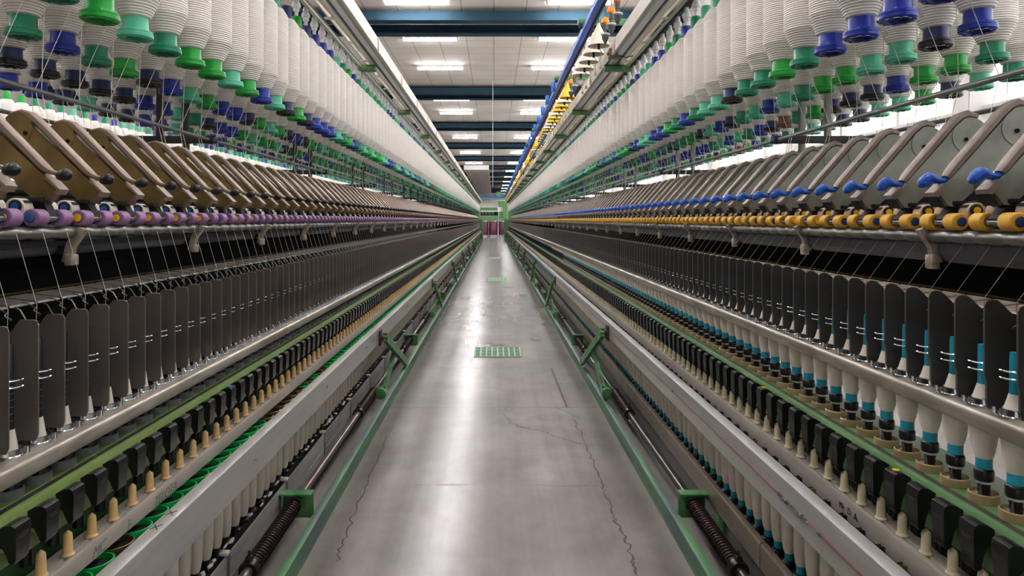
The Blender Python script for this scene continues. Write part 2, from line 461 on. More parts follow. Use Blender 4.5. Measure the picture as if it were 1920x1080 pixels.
# fluorescent lights
def make_light():
    r = empty('ceiling_light')
    m = MB(); m.prism([(-0.11, 0), (0.11, 0), (0.07, -0.045), (-0.07, -0.045)], -0.01, 0.01)
    m = MB(); m.prism_x([(-0.11, 0.0), (0.11, 0.0), (0.08, -0.05), (-0.08, -0.05)], -0.6, 0.6)
    m.box(-0.6, -0.575, -0.1, 0.1, -0.09, 0.0); m.box(0.575, 0.6, -0.1, 0.1, -0.09, 0.0)
    m.build('housing', 'housing', r)
    for y in (-0.045, 0.045):
        m = MB(); m.lathe([(0.018, -0.575), (0.018, 0.575)], (0, y, -0.07), 'x', 8); m.build('tube', 'lamp', r)
    return r
L0 = make_light(); first = True
ys = []
for k in range(-2, 12):
    b = 14.87 + 7.5 * k
    ys += [b, b + 2.87]
ys.append(12.35); ys.append(4.85); ys.sort()
for row, xs in (('left row', -1.39), ('right row', 1.56), (None, -6.2), (None, -9.5)):
    n = 0
    for y in ys:
        if row is None and y > 45: continue
        o = L0 if first else dup(L0, (xs, y, Z(3.995))); first = False
        o.location = (xs, y, Z(3.995))
        vis = row and y > 12
        if vis:
            n += 1
            tag(o, 'twin-tube fluorescent ceiling light, %s from the camera, %s over the aisle' % (nth(n), row), 'ceiling light', 'fluorescent lights under the tiled ceiling')
        else:
            tag(o, 'white twin-tube fluorescent ceiling light high above the frames, beyond the visible ceiling', 'ceiling light', 'fluorescent lights out of the picture')

# floor drains
def drain(y, label, nx, ny, x0, x1, y0, y1, inner):
    r = empty('floor_drain', ((x0 + x1) / 2, (y0 + y1) / 2, 0))
    a = ((x0 + x1) / 2, (y0 + y1) / 2, 0)
    m = MB(); m.box(x0, x1, y0, y1, 0.0003, 0.001); m.build('well', inner, r, at=a)
    m = MB()
    for i in range(nx + 1):
        x = x0 + (x1 - x0) * i / nx; m.box(x - 0.007, x + 0.007, y0, y1, 0.001, 0.006)
    for i in range(ny + 1):
        yy = y0 + (y1 - y0) * i / ny; m.box(x0 - 0.008, x1 + 0.008, yy - 0.008, yy + 0.008, 0.001, 0.006)
    m.build('grate', mat('pale green grate', '#a9cfae', 0.5), r, at=a)
    tag(r, label, 'drain')
drain(0, 'green grated floor drain, nearest in the aisle, in front of the scuffed oval', 8, 3, -0.17, 0.24, 6.02, 6.45, mat('drain green', '#0f6a34', 0.5))
drain(0, 'second floor drain along the aisle, pale and worn, small with distance', 6, 3, -0.17, 0.26, 13.4, 14.2, mat('drain pale', '#7fb58c', 0.5))
drain(0, 'third floor drain along the aisle, whitish and smallest', 6, 3, -0.17, 0.2, 21.0, 22.0, mat('drain white', '#c3cfc4', 0.5))
m = MB(); m.lathe([(0.062, 0.0003), (0.062, 0.002), (0.035, 0.003)], (0.02, 6.62, 0), 'z', 24)
tag(m.build('manhole_cover', mat('scuffed cover', '#6d6862', 0.6, var=0.4, vscale=40), at=(0.02, 6.62, 0)), 'small scuffed oval cover in the concrete just behind the nearest green drain', 'cover')

# ------------------------------------------------------------------ roving bobbins
cols = {'T': 'dark green', 'M': 'mint green', 'G': 'bright green', 'B': 'blue', 'K': 'navy and black', 'R': 'brown'}
BZ = 1.648
def flange_prof(): return [(0.0, 0.014), (0.022, 0.014), (0.026, 0.001), (0.037, 0.0), (0.0405, 0.003), (0.0405, 0.010), (0.0385, 0.012), (0.0395, 0.0145), (0.0385, 0.018), (0.031, 0.021)]
def tube_prof(): return [(0.031, 0.0205), (0.0292, 0.026), (0.0285, 0.056)]
def roving_prof(r): return [(0.0285, 0.05), (0.0345, 0.0535), (0.0365, 0.057), (r - 0.0016, 0.0995), (r - 0.0002, 0.1015), (r, 0.104), (r, 0.366), (r - 0.003, 0.373), (0.034, 0.398), (0.022, 0.401)]
def top_prof(): return [(0.023, 0.395), (0.0235, 0.444), (0.020, 0.455), (0.012, 0.457), (0.010, 0.452), (0.0, 0.452)]
def mesh_of(mb, name, mats):
    o = mb.build(name, mats); me = o.data; bpy.data.objects.remove(o); return me
BM = {}
for key in 'TMGBKR':
    m = MB(); m.lathe(flange_prof(), seg=24)
    for i in range(10):
        a = 2 * PI * i / 10; m.box(0.031 * math.cos(a) - 0.003, 0.031 * math.cos(a) + 0.003, 0.031 * math.sin(a) - 0.003, 0.031 * math.sin(a) + 0.003, -0.0015, 0.001)
    BM['flange' + key] = mesh_of(m, 'flange', 'blackp' if key == 'K' else key)
    m = MB(); m.lathe(tube_prof(), seg=20, cap=False); BM['tube' + key] = mesh_of(m, 'tube', key)
    m = MB(); m.lathe(top_prof(), seg=18); BM['top' + key] = mesh_of(m, 'tube_top', key)
for i, r in enumerate((0.0555, 0.0525, 0.058)):
    m = MB(); m.lathe(roving_prof(r), seg=32); BM['rov%d' % i] = mesh_of(m, 'roving', 'roving')
# strands: from the package to the guide rod, then down to the drafting arms
def strand_mesh(s, du, dy, dz0, du2, dz2):
    m = MB(s)
    st = (0.056, 0.0, 0.30) if du > 0.1 else (-0.056 if du < 0 else 0.05, 0, 0.26)
    m.strip([st, (du, dy, dz0)], 0.0011)
    m.strip([(du, dy, dz0), (du2, dy, dz2)], 0.0009)
    return mesh_of(m, 'roving_strand', 'strand')
def part(me, name, parent, loc=(0, 0, 0)):
    o = bpy.data.objects.new(name, me); COL.objects.link(o); o.parent = parent; o.location = loc; return o
def bobbin(x, y, key, size, strand, label, group):
    r = empty('roving_bobbin', (x, y, BZ))
    part(BM['rov%d' % size], 'roving', r); part(BM['tube' + key], 'tube', r)
    f = part(BM['flange' + key], 'flange', r); part(BM['top' + key], 'tube_top', r)
    if key == 'K': f['label'] = 'black flange'
    if strand: part(strand, 'roving_strand', r)
    return tag(r, label, 'roving bobbin', group)
def low_bobbin(key, seg=8):
    m = MB()
    m.lathe([(0.04, 0.0), (0.04, 0.02)], seg=seg, m=2 if key == 'K' else 1); m.lathe([(0.03, 0.02), (0.0285, 0.056)], seg=seg, cap=False, m=1)
    m.lathe([(0.033, 0.052), (0.0535, 0.098), (0.0555, 0.102), (0.0555, 0.366), (0.034, 0.4)], seg=seg, m=0)
    m.lathe([(0.023, 0.395), (0.023, 0.457)], seg=seg, m=1)
    return m
LOWB = {k: low_bobbin(k) for k in 'TMGBKR'}
rb = random.Random(11)
def rcol(): return rb.choices('TMGBKR', (30, 20, 20, 20, 10, 0.6))[0]
ROWS = {  # side: [(u, first y, colours from the camera on, count of individuals)]
    -1: [(0.87, 1.357, 'TGMTGGMGBMKGKBBBMTGBTM', 46), (1.13, 1.64, 'TBTGKBMGBBKGMGKB', 42), (1.38, 1.80, 'KKKKKKBBMTKB', 30), (1.63, 2.29, 'BBKMKKBBMTGB', 18)],
    1: [(0.89, 1.355, 'BBBBTGTTKMMTBTGBBMMB', 46), (1.13, 1.595, 'BKMMGGTMBMTKB', 42), (1.38, 1.89, 'TGGBKKKGTRK', 30), (1.63, 2.14, 'TMKGMMKKTM', 18)]}
rown = ['front', 'second', 'third', 'fourth']
for s, mach in SIDES:
    for ri, (u, y0, seq, n_ind) in enumerate(ROWS[s]):
        rod = 1.10 if ri < 2 else 1.405
        end2 = (1.045, 1.29) if ri < 2 else (1.46, 1.29)
        sm = [strand_mesh(s, rod - u, d, 1.523 - BZ, end2[0] - u, end2[1] - BZ) for d in (-0.02, 0.02)]
        for i, y in enumerate(grid(y0, 0.15)):
            key = seq[i] if i < len(seq) else rcol()
            if i < n_ind:
                bobbin(s * u, y, key, rb.choice((0, 0, 1, 2)), sm[0] if ri % 2 == 0 else sm[1],
                       'white bobbin, %s flange, %s from camera, %s row, %s' % (cols[key], nth(i + 1), rown[ri], mach),
                       'roving bobbins, %s row over the %s' % (rown[ri], mach))
            else:
                far_add('bobbin', LOWB[key], s, u, y, BZ, ['roving', key, 'blackp'])
# the next frame beyond the left one
for u in (3.39, 3.64):
    for i, y in enumerate(grid(3.4, 0.15, 30)):
        key = rcol()
        if u < 3.5 and i < 28:
            bobbin(-u, y, key, rb.choice((0, 1, 2)), None, 'white bobbin, %s tube, %s from the camera, frame across the next aisle' % (cols[key], nth(i + 1)), 'bobbins on the frame across the next aisle')
        else:
            far_add('bobbin', LOWB[key], -1, u, y, BZ, ['roving', key, 'blackp'])
far_build('bobbin', 'roving_bobbin', 'far-off white roving bobbins running on down both creels to the end of the aisle', 'roving bobbin')

# hangers of the front rows
HP = [(0.008, 0.44), (0.008, 0.478), (0.0125, 0.48), (0.0145, 0.489), (0.0125, 0.493), (0.0185, 0.497), (0.0195, 0.508), (0.017, 0.517), (0.0125, 0.522), (0.0105, 0.545)]
m = MB(); m.lathe(HP, seg=14); HM = mesh_of(m, 'bobbin_hanger', 'whitep')
m = MB(); m.lathe([(0.008, 0.44), (0.008, 0.48), (0.018, 0.5), (0.011, 0.545)], seg=6); HLOW = m
for s, mach in SIDES:
    u, y0, seq, n = ROWS[s][0]
    k = 0
    for i, y in enumerate(grid(y0, 0.15)):
        if y < 2.9: continue
        k += 1
        if k <= 75:
            o = bpy.data.objects.new('bobbin_hanger', HM); COL.objects.link(o); o.location = (s * u, y, BZ)
            tag(o, 'white plastic bobbin hanger, %s visible from the camera along the %s' % (nth(k), mach), 'hanger', 'hangers over the front row of the %s' % mach)
        else: far_add('hanger', HLOW, s, u, y, BZ, ['whitep'])
far_build('hanger', 'bobbin_hanger', 'tiny white bobbin hangers at the far ends of both creels', 'hanger')

# ------------------------------------------------------------------ creels, overhead tracks
for s, mach in SIDES:
    lm = 'left' if s < 0 else 'right'
    root = empty('creel', (s * UC, 0, 0))
    A = (UC, 0, 0)
    m = MB(s)
    for u in [r[0] for r in ROWS[s]]: m.box(u - 0.022, u + 0.022, -2, YEND, Z(0.982), Z(0.998))
    m.build('hanger_rail', 'blackm', root, at=A)
    du = 0 if s > 0 else -0.03
    # long profiles of the track beside the creel
    def prof(name, poly, mt, parent=root, y0=-2, y1=YEND):
        mm = MB(s); mm.prism(poly, y0, y1); return mm.build(name, mt, parent, at=A)
    tr = empty('overhead_track', (s * 0.78, 0, Z(1.0))); A2 = (0.78, 0, Z(1.0))
    def tprof(name, rects, mt):
        mm = MB(s)
        for (u0, u1, a0, a1) in rects: mm.box(u0 + du, u1 + du, -2, YEND, Z(a0), Z(a1))
        return mm.build(name, mt, tr, at=A2)
    tprof('side_panel', [(0.715, 0.722, 0.998, 1.075)], 'tw')
    tprof('gap_shade', [(0.733, 0.75, 1.02, 1.026), (0.78, 0.795, 1.015, 1.02)], 'blackm')  # black strips stand in for the shaded gaps between the rails
    mm = MB(s); mm.box(0.75 + du, 0.78 + du, -2, YEND, Z(0.999), Z(1.03)); mm.build('square_rail', 'tgrey', tr, at=A2)
    tprof('olive_edge', [(0.722, 0.733, 0.997, 1.003)], 'tolive')
    tprof('white_rail', [(0.795, 0.812, 0.995, 1.02)], 'tw')
    mm = MB(s)
    mm.box(0.818 + du, 0.824 + du, -2, YEND, Z(0.992), Z(1.012)); mm.box(0.838 + du, 0.844 + du, -2, YEND, Z(0.99), Z(1.012))
    y = 2.0
    while y < YEND:
        mm.box(0.818 + du, 0.86 + du, y - 0.012, y + 0.012, Z(0.985), Z(0.992)); mm.box(0.826 + du, 0.836 + du, y + 0.08, y + 0.36, Z(1.02), Z(1.025)); y += 0.45
    mm.build('ladder_frame', 'tbeige', tr, at=A2)
    if s > 0: tprof('green_angle', [(0.845, 0.866, 0.972, 0.982), (0.860, 0.866, 0.972, 1.0)], 'tolive')
    else: tprof('green_angle', [(0.875, 0.893, 0.972, 0.982)], 'tolive')
    # small clips on the side panel
    mm = MB(s); mm.box(0.708 + du, 0.7155 + du, -0.012, 0.012, Z(1.0), Z(1.07), 0.002)
    cl = mm.build('panel_clip', 'tbeige', tr, at=A2)
    for k in range(1, 36): dup_part(cl, (0, 1.02 * k + 2.0, 0), tr)
    cl.location = (0, 2.0, 0)
    # green brackets carrying the track
    mm = MB(s)
    u0, u1 = (0.705, 0.872) if s > 0 else (0.755, 0.85)
    mm.box(u0, u1, -0.03, 0.03, Z(0.948), Z(0.974), 0.003); mm.box(u0 + 0.004, u1 - 0.004, 0.02, 0.028, Z(0.97), Z(0.996))
    b0 = mm.build('track_bracket', 'brgrn', root, at=A)
    ys_ = [4.36 + 1.8 * k for k in range(0, 20)]
    for k, y in enumerate(ys_):
        if k: dup_part(b0, (0, y, 0), root)
    b0.location = (0, ys_[0], 0)
    # guide rods with their joints
    for u in (1.10, 1.405):
        mm = MB(s); mm.lathe([(0.0065 if s < 0 else 0.0075, -2), (0.0065 if s < 0 else 0.0075, YEND)], (u, 0, 1.52), 'y', 10)
        mm.build('guide_rod', 'galv', root, at=A)
    pm = 'post' if s < 0 else 'postR'
    mm = MB(s)
    for u in (1.20, 1.30): mm.box(u - 0.011, u + 0.011, -0.012, 0.012, 1.15, 2.2, 0.003)
    p0 = mm.build('creel_post', pm, root, at=A)
    mm = MB(s); mm.box(1.085, 1.42, -0.02, -0.012, 1.505, 1.535, 0.003); mm.lathe([(0.012, -0.03), (0.012, 0.03)], (1.10, 0, 1.52), 'y', 10)
    q = mm.build('cross_arm', 'post', p0, at=A)
    for k in range(0, 21):
        if k: dup_part(p0, (0, 2.66 + 1.8 * k, 0), root)
    p0.location = (0, 2.66, 0)
    tag(root, 'tall bobbin creel with %s posts above the %s' % ('black' if s < 0 else 'grey', mach), 'creel')
    tag(tr, 'white and grey overhead track running beside the bobbins of the %s' % mach, 'overhead track')

# ------------------------------------------------------------------ drafting arms
def arc(c, r, a0, a1, n):
    return [(c[0] + r * math.cos(math.radians(a0 + (a1 - a0) * i / n)), c[1] + r * math.sin(math.radians(a0 + (a1 - a0) * i / n))) for i in range(n + 1)]
def roller(s, u, a, y, face, mt, hubmat, root, at, hubname='hub', name='top_roller', r=0.0172, hl=0.0165):
    m = MB(s); m.lathe([(0.009, -hl), (r - 0.002, -hl), (r, -hl + 0.002), (r, hl - 0.002), (r - 0.002, hl), (0.009, hl)], (u, y, Z(a)), 'y', 22)
    o = m.build(name, mt, root, at=at)
    m = MB(s); m.lathe([(0.0098, -0.002), (0.0098, 0.001), (0.0085, 0.0015), (0.0085, 0.0018)], (u, y - hl - 0.0005, Z(a)), 'y', 16); m.build('bearing', 'steel', o, at=at)
    m = MB(s); m.lathe([(0.0022, -0.0032), (0.0084, -0.0028), (0.0084, 0.001)], (u, y - hl - 0.001, Z(a)), 'y', 16); m.build('hub', hubmat, o, at=at)
    return o
LEFT_ARM = [(0.899, 0.034), (0.910, 0.0355), (0.9375, 0.060), (1.079, 0.224)] + arc((1.052, 0.205), 0.033, 40, 150, 9) + [(1.019, 0.204), (0.869, 0.063), (0.866, 0.0585), (0.893, 0.0355)]
RIGHT_ARM = [(0.918, 0.052), (0.937, 0.028), (0.950, 0.0265), (0.982, 0.053), (1.098, 0.168)] + arc((1.088, 0.192), 0.041, -35, 110, 9) + [(1.055, 0.212), (0.922, 0.062)]
ARMK = {-1: 1.0, 1: 0.9905}
def arm_body(s):
    m = MB(s); P = LEFT_ARM if s < 0 else RIGHT_ARM
    P = [(u, Z(a)) for u, a in P]
    m.prism(P, -0.013, 0.013)
    # raised head disc, seam and pivot hole
    hc = (1.052, 0.2) if s < 0 else (1.083, 0.189); hr = 0.0325 if s < 0 else 0.038
    m.lathe([(hr, -0.0006), (hr, 0.0006), (hr - 0.003, 0.0018)], (hc[0], -0.0138, Z(hc[1])), 'y', 28)
    hole = (1.033, 0.191) if s < 0 else (1.0757, 0.183)
    m.lathe([(0.0046, -0.0005), (0.0046, 0.001)], (hole[0], -0.0162, Z(hole[1])), 'y', 14, m=1)
    # cast lip at the nose and seam line on the plate
    if s < 0:
        m.prism([(u, Z(a)) for u, a in [(0.893, 0.083), (0.888, 0.0865), (0.8615, 0.0605), (0.868, 0.050), (0.874, 0.054), (0.8675, 0.0605)]], -0.016, 0.016, m=2)
        m.prism([(u, Z(a)) for u, a in [(0.896, 0.0355), (0.892, 0.039), (0.902, 0.05), (0.91, 0.046)]], -0.0145, -0.012, m=0)
    else:
        m.prism([(u, Z(a)) for u, a in [(0.925, 0.075), (0.905, 0.056), (0.906, 0.048), (0.913, 0.046), (0.92, 0.052), (0.934, 0.07)]], -0.017, 0.017, m=2)
        m.prism([(u, Z(a)) for u, a in [(0.907, 0.049), (0.920, 0.026), (0.927, 0.026), (0.914, 0.048)]], -0.016, 0.016, m=3)
        m.prism([(u, Z(a)) for u, a in [(0.943, 0.0268), (0.957, 0.042), (0.966, 0.041), (0.972, 0.0455), (0.951, 0.0268)]], -0.0145, -0.012, m=0)
    m.v = [(u * ARMK[s], y, H + (z - H) * ARMK[s]) for u, y, z in m.v]
    return m
def lever_path(s):
    if s < 0: return [(1.070, 0.233), (1.047, 0.2365), (1.028, 0.231), (1.012, 0.2165), (0.904, 0.107), (0.895, 0.0995), (0.886, 0.095), (0.875, 0.0925)]
    return [(1.098, 0.234), (1.075, 0.240), (1.057, 0.233), (1.039, 0.215), (0.948, 0.110), (0.938, 0.097), (0.93, 0.086)]
def sweep_bar(m, path, hw, hh, mt=None, taper=None):
    """rectangular bar along a path in (u, a); half width hw in y"""
    n = len(path); vs = []; fs = []
    for i, (u, a) in enumerate(path):
        p0 = path[max(i - 1, 0)]; p1 = path[min(i + 1, n - 1)]
        d = Vector((p1[0] - p0[0], p1[1] - p0[1])).normalized(); nx, nz = -d.y, d.x
        k = taper[i] if taper else 1.0
        w, h = hw * k, hh * k
        for (yy, t) in ((-w, -0.6 * h), (-w, 0.45 * h), (-0.6 * w, h), (0.6 * w, h), (w, 0.45 * h), (w, -0.6 * h), (0.6 * w, -h), (-0.6 * w, -h)):
            vs.append((u + nx * t, yy, Z(a) + nz * t))
    for i in range(n - 1):
        for j in range(8):
            j2 = (j + 1) % 8; fs.append([i * 8 + j, i * 8 + j2, (i + 1) * 8 + j2, (i + 1) * 8 + j])
    fs.append(list(range(8))); fs.append([(n - 1) * 8 + j for j in range(7, -1, -1)])
    m.add(vs, fs, m=mt)
def arm_lever(s):
    m = MB(s); p = lever_path(s)
    if s < 0: sweep_bar(m, p, 0.0125, 0.0085, taper=[0.8, 1, 1, 1, 0.95, 0.8, 0.55, 0.42])
    else:
        sweep_bar(m, p, 0.0125, 0.0085, taper=[0.7, 1, 1, 1, 1, 0.95, 0.8])
    return m
def ell(m, c, ru, ry, ra, rot=0.0, seg=16, rings=10, egg=0.0):
    vs = []; fs = []; cr, sr = math.cos(rot), math.sin(rot)
    for j in range(rings + 1):
        t = -1 + 2 * j / rings; ph = math.asin(max(-1, min(1, t)))
        R = math.cos(ph) * (1 + egg * t)
        for i in range(seg):
            a = 2 * PI * i / seg
            x = t * ru; z = R * math.cos(a) * ra; y = R * math.sin(a) * ry
            vs.append((c[0] + x * cr - z * sr, c[1] + y, c[2] + x * sr + z * cr))
    for j in range(rings):
        for i in range(seg):
            i2 = (i + 1) % seg; fs.append([j * seg + i, j * seg + i2, (j + 1) * seg + i2, (j + 1) * seg + i])
    m.add(vs, fs, True)
def arm_knob(s):
    m = MB(s)
    if s < 0:
        ell(m, (0.863, 0, Z(0.089)), 0.0165, 0.0125, 0.0125, -0.25, egg=-0.22)
    else:   # pistol shaped grip
        pts = [(0.932, 0.080), (0.920, 0.080), (0.910, 0.0815), (0.903, 0.085), (0.896, 0.086), (0.888, 0.080), (0.880, 0.072), (0.876, 0.068)]
        hh = [0.0065, 0.0068, 0.0072, 0.0095, 0.0125, 0.0125, 0.0095, 0.004]
        vs = []; fs = []; n = len(pts); seg = 14
        for i, (u, a) in enumerate(pts):
            p0 = pts[max(i - 1, 0)]; p1 = pts[min(i + 1, n - 1)]
            d = Vector((p1[0] - p0[0], p1[1] - p0[1])).normalized(); nx, nz = d.y, -d.x
            for j in range(seg):
                t = 2 * PI * j / seg
                q = math.cos(t) * hh[i]; w = math.sin(t) * min(hh[i] * 1.1, 0.0105)
                vs.append((u + nx * q, w, Z(a) + nz * q))
        for i in range(n - 1):
            for j in range(seg):
                j2 = (j + 1) % seg; fs.append([i * seg + j, i * seg + j2, (i + 1) * seg + j2, (i + 1) * seg + j])
        fs.append(list(range(seg))); fs.append([(n - 1) * seg + j for j in range(seg)])
        m.add(vs, fs, True)
    return m
RU = {-1: (0.893, 0.004), 1: (0.925, -0.004)}
def make_arm(s):
    ru, ra = RU[s]; at = (ru, 0, Z(0))
    r = empty('drafting_arm')
    arm_body(s).build('arm_body', ['armL', 'darkin', 'levL', 'blackm'] if s < 0 else ['armR', 'darkin', 'levR', 'blackm'], r, at=at)
    arm_lever(s).build('lever', 'levL' if s < 0 else 'levR', r, at=at)
    arm_knob(s).build('knob' if s < 0 else 'grip', 'blackp' if s < 0 else 'handle', r, at=at)
    m = MB(s)   # roller cradle
    top = (0.912, 0.042) if s < 0 else (0.955, 0.036)
    m.prism([(u, Z(a)) for u, a in [(top[0] - 0.012, top[1]), (top[0] + 0.012, top[1] + 0.006), (ru + 0.016, ra + 0.004), (ru + 0.004, ra - 0.010), (ru - 0.008, ra - 0.006), (ru - 0.009, ra + 0.006)]], -0.012, 0.012)
    m.lathe([(0.005, -0.05), (0.005, 0.05)], (ru, 0, Z(ra)), 'y', 10)
    m.lathe([(0.0075, -0.016), (0.0075, 0.016)], (ru - 0.002, 0, Z(ra - 0.001)), 'y', 12, m=1)
    m.box(top[0] - 0.02, top[0] + 0.008, -0.03, 0.03, Z(top[1] - 0.006), Z(top[1] + 0.002), 0.001)
    m.build('cradle', ['blackm', 'steel'], r, at=at)
    for y in (-0.0375, 0.0375):
        roller(s, ru, ra, y, -1, 'purple' if s < 0 else 'yellow', 'hubY' if s < 0 else 'hubN', r, at)
        m = MB(s); m.lathe([(0.006, -0.014), (0.019, -0.014), (0.0205, -0.012), (0.0205, 0.012), (0.019, 0.014), (0.006, 0.014)], (ru + 0.031, y - 0.004, Z(ra + 0.018)), 'y', 18)
        ap = m.build('apron', 'cream' if s < 0 else 'creamR', r, at=at)
        m = MB(s); m.lathe([(0.0125, -0.0165), (0.0125, -0.0135), (0.009, -0.0175)], (ru + 0.028, y - 0.004, Z(ra + 0.022)), 'y', 14); m.build('apron_bearing', 'blackm', ap, at=at)
        m = MB(s); m.lathe([(0.0075, -0.0185), (0.0075, -0.0155)], (ru + 0.028, y - 0.004, Z(ra + 0.022)), 'y', 14); m.build('apron_hub', 'hubB' if s < 0 else 'hubY', ap, at=at)
    m = MB(s); m.prism([(u, Z(a)) for u, a in [(ru + 0.01, ra + 0.03), (ru + 0.035, ra + 0.042), (ru + 0.045, ra + 0.038), (ru + 0.02, ra + 0.026)]], -0.052, 0.03); m.build('apron_cage', 'blackm', r, at=at)
    return r
def low_arm(s, detail=1):
    """single mesh arm for the distance"""
    ru, ra = RU[s]; m = MB(s)
    P = [(u * ARMK[s], Z(a * ARMK[s])) for u, a in (LEFT_ARM if s < 0 else RIGHT_ARM)]
    if not detail: P = P[::2]
    m.prism(P, -0.013, 0.013, m=0)
    p = lever_path(s); m.cur = 1
    sweep_bar(m, p if detail else [p[1], p[3], p[-1]], 0.0125, 0.0085)
    m.cur = 2
    if s < 0: ell(m, (0.863, 0, Z(0.089)), 0.0165, 0.0125, 0.0125, -0.25, 8, 5)
    else: m.prism([(u, Z(a)) for u, a in [(0.932, 0.073), (0.932, 0.087), (0.912, 0.09), (0.9, 0.098), (0.888, 0.092), (0.873, 0.072), (0.878, 0.066), (0.895, 0.074)]], -0.009, 0.009)
    m.cur = 0
    for y in (-0.0375, 0.0375): m.lathe([(0.0172, -0.0165), (0.0172, 0.0165)], (ru, y, Z(ra)), 'y', 10 if detail else 6, m=3)
    m.prism([(u, Z(a)) for u, a in [(ru + 0.01, 0.04), (ru + 0.03, 0.045), (ru + 0.016, ra), (ru - 0.006, ra - 0.006)]], -0.012, 0.012, m=4)
    return m
hub_seq = 'BYYYYYBYYBYYYBYYBYYYYBYY'
for s, mach in SIDES:
    ru, ra = RU[s]
    proto = make_arm(s)
    mats = (['armL', 'levL', 'blackp', 'purple', 'blackm'] if s < 0 else ['armR', 'levR', 'handle', 'yellow', 'blackm'])
    mo = low_arm(s, 1); mo.v = [(p[0] - ru, p[1], p[2] - Z(0)) for p in mo.v]
    midme = mesh_of(mo, 'drafting_arm', mats)
    farmb = low_arm(s, 0); farmb.v = [(p[0] - ru, p[1], p[2] - Z(0)) for p in farmb.v]
    ys_ = grid(1.22 if s < 0 else 1.105, 0.15)
    for i, y in enumerate(ys_):
        word = 'bronze drafting arm with black knob' if s < 0 else 'grey drafting arm with blue pistol grip'
        lab = '%s and %s rollers, %s from the camera' % (word, 'purple' if s < 0 else 'yellow', nth(i + 1))
        g = 'drafting arms of the %s' % mach
        if i < 58:
            o = proto if i == 0 else dup(proto)
            o.location = (s * ru, y, Z(0))
            hk = (hub_seq[(i - 1) % 24] if s < 0 else ('Y' if i in (6, 7, 10, 13, 14, 19) else 'N'))
            if (s < 0 and hk == 'B') or (s > 0 and hk == 'Y'):
                for c_ in o.children:
                    if c_.name.startswith('top_roller'):
                        for h in c_.children:
                            if h.name.startswith('hub'):
                                h.data = h.data.copy(); h.data.materials[0] = M['hubB' if s < 0 else 'hubY']
            tag(o, lab, 'drafting arm', g)
        elif i < 150:
            o = bpy.data.objects.new('drafting_arm', midme); COL.objects.link(o); o.location = (s * ru, y, Z(0)); tag(o, lab, 'drafting arm', g)
        else: far_add('arm', farmb, s, ru, y, Z(0), mats)
far_build('arm', 'drafting_arm', 'distant drafting arms packed together near the far ends of both frames', 'drafting arm')

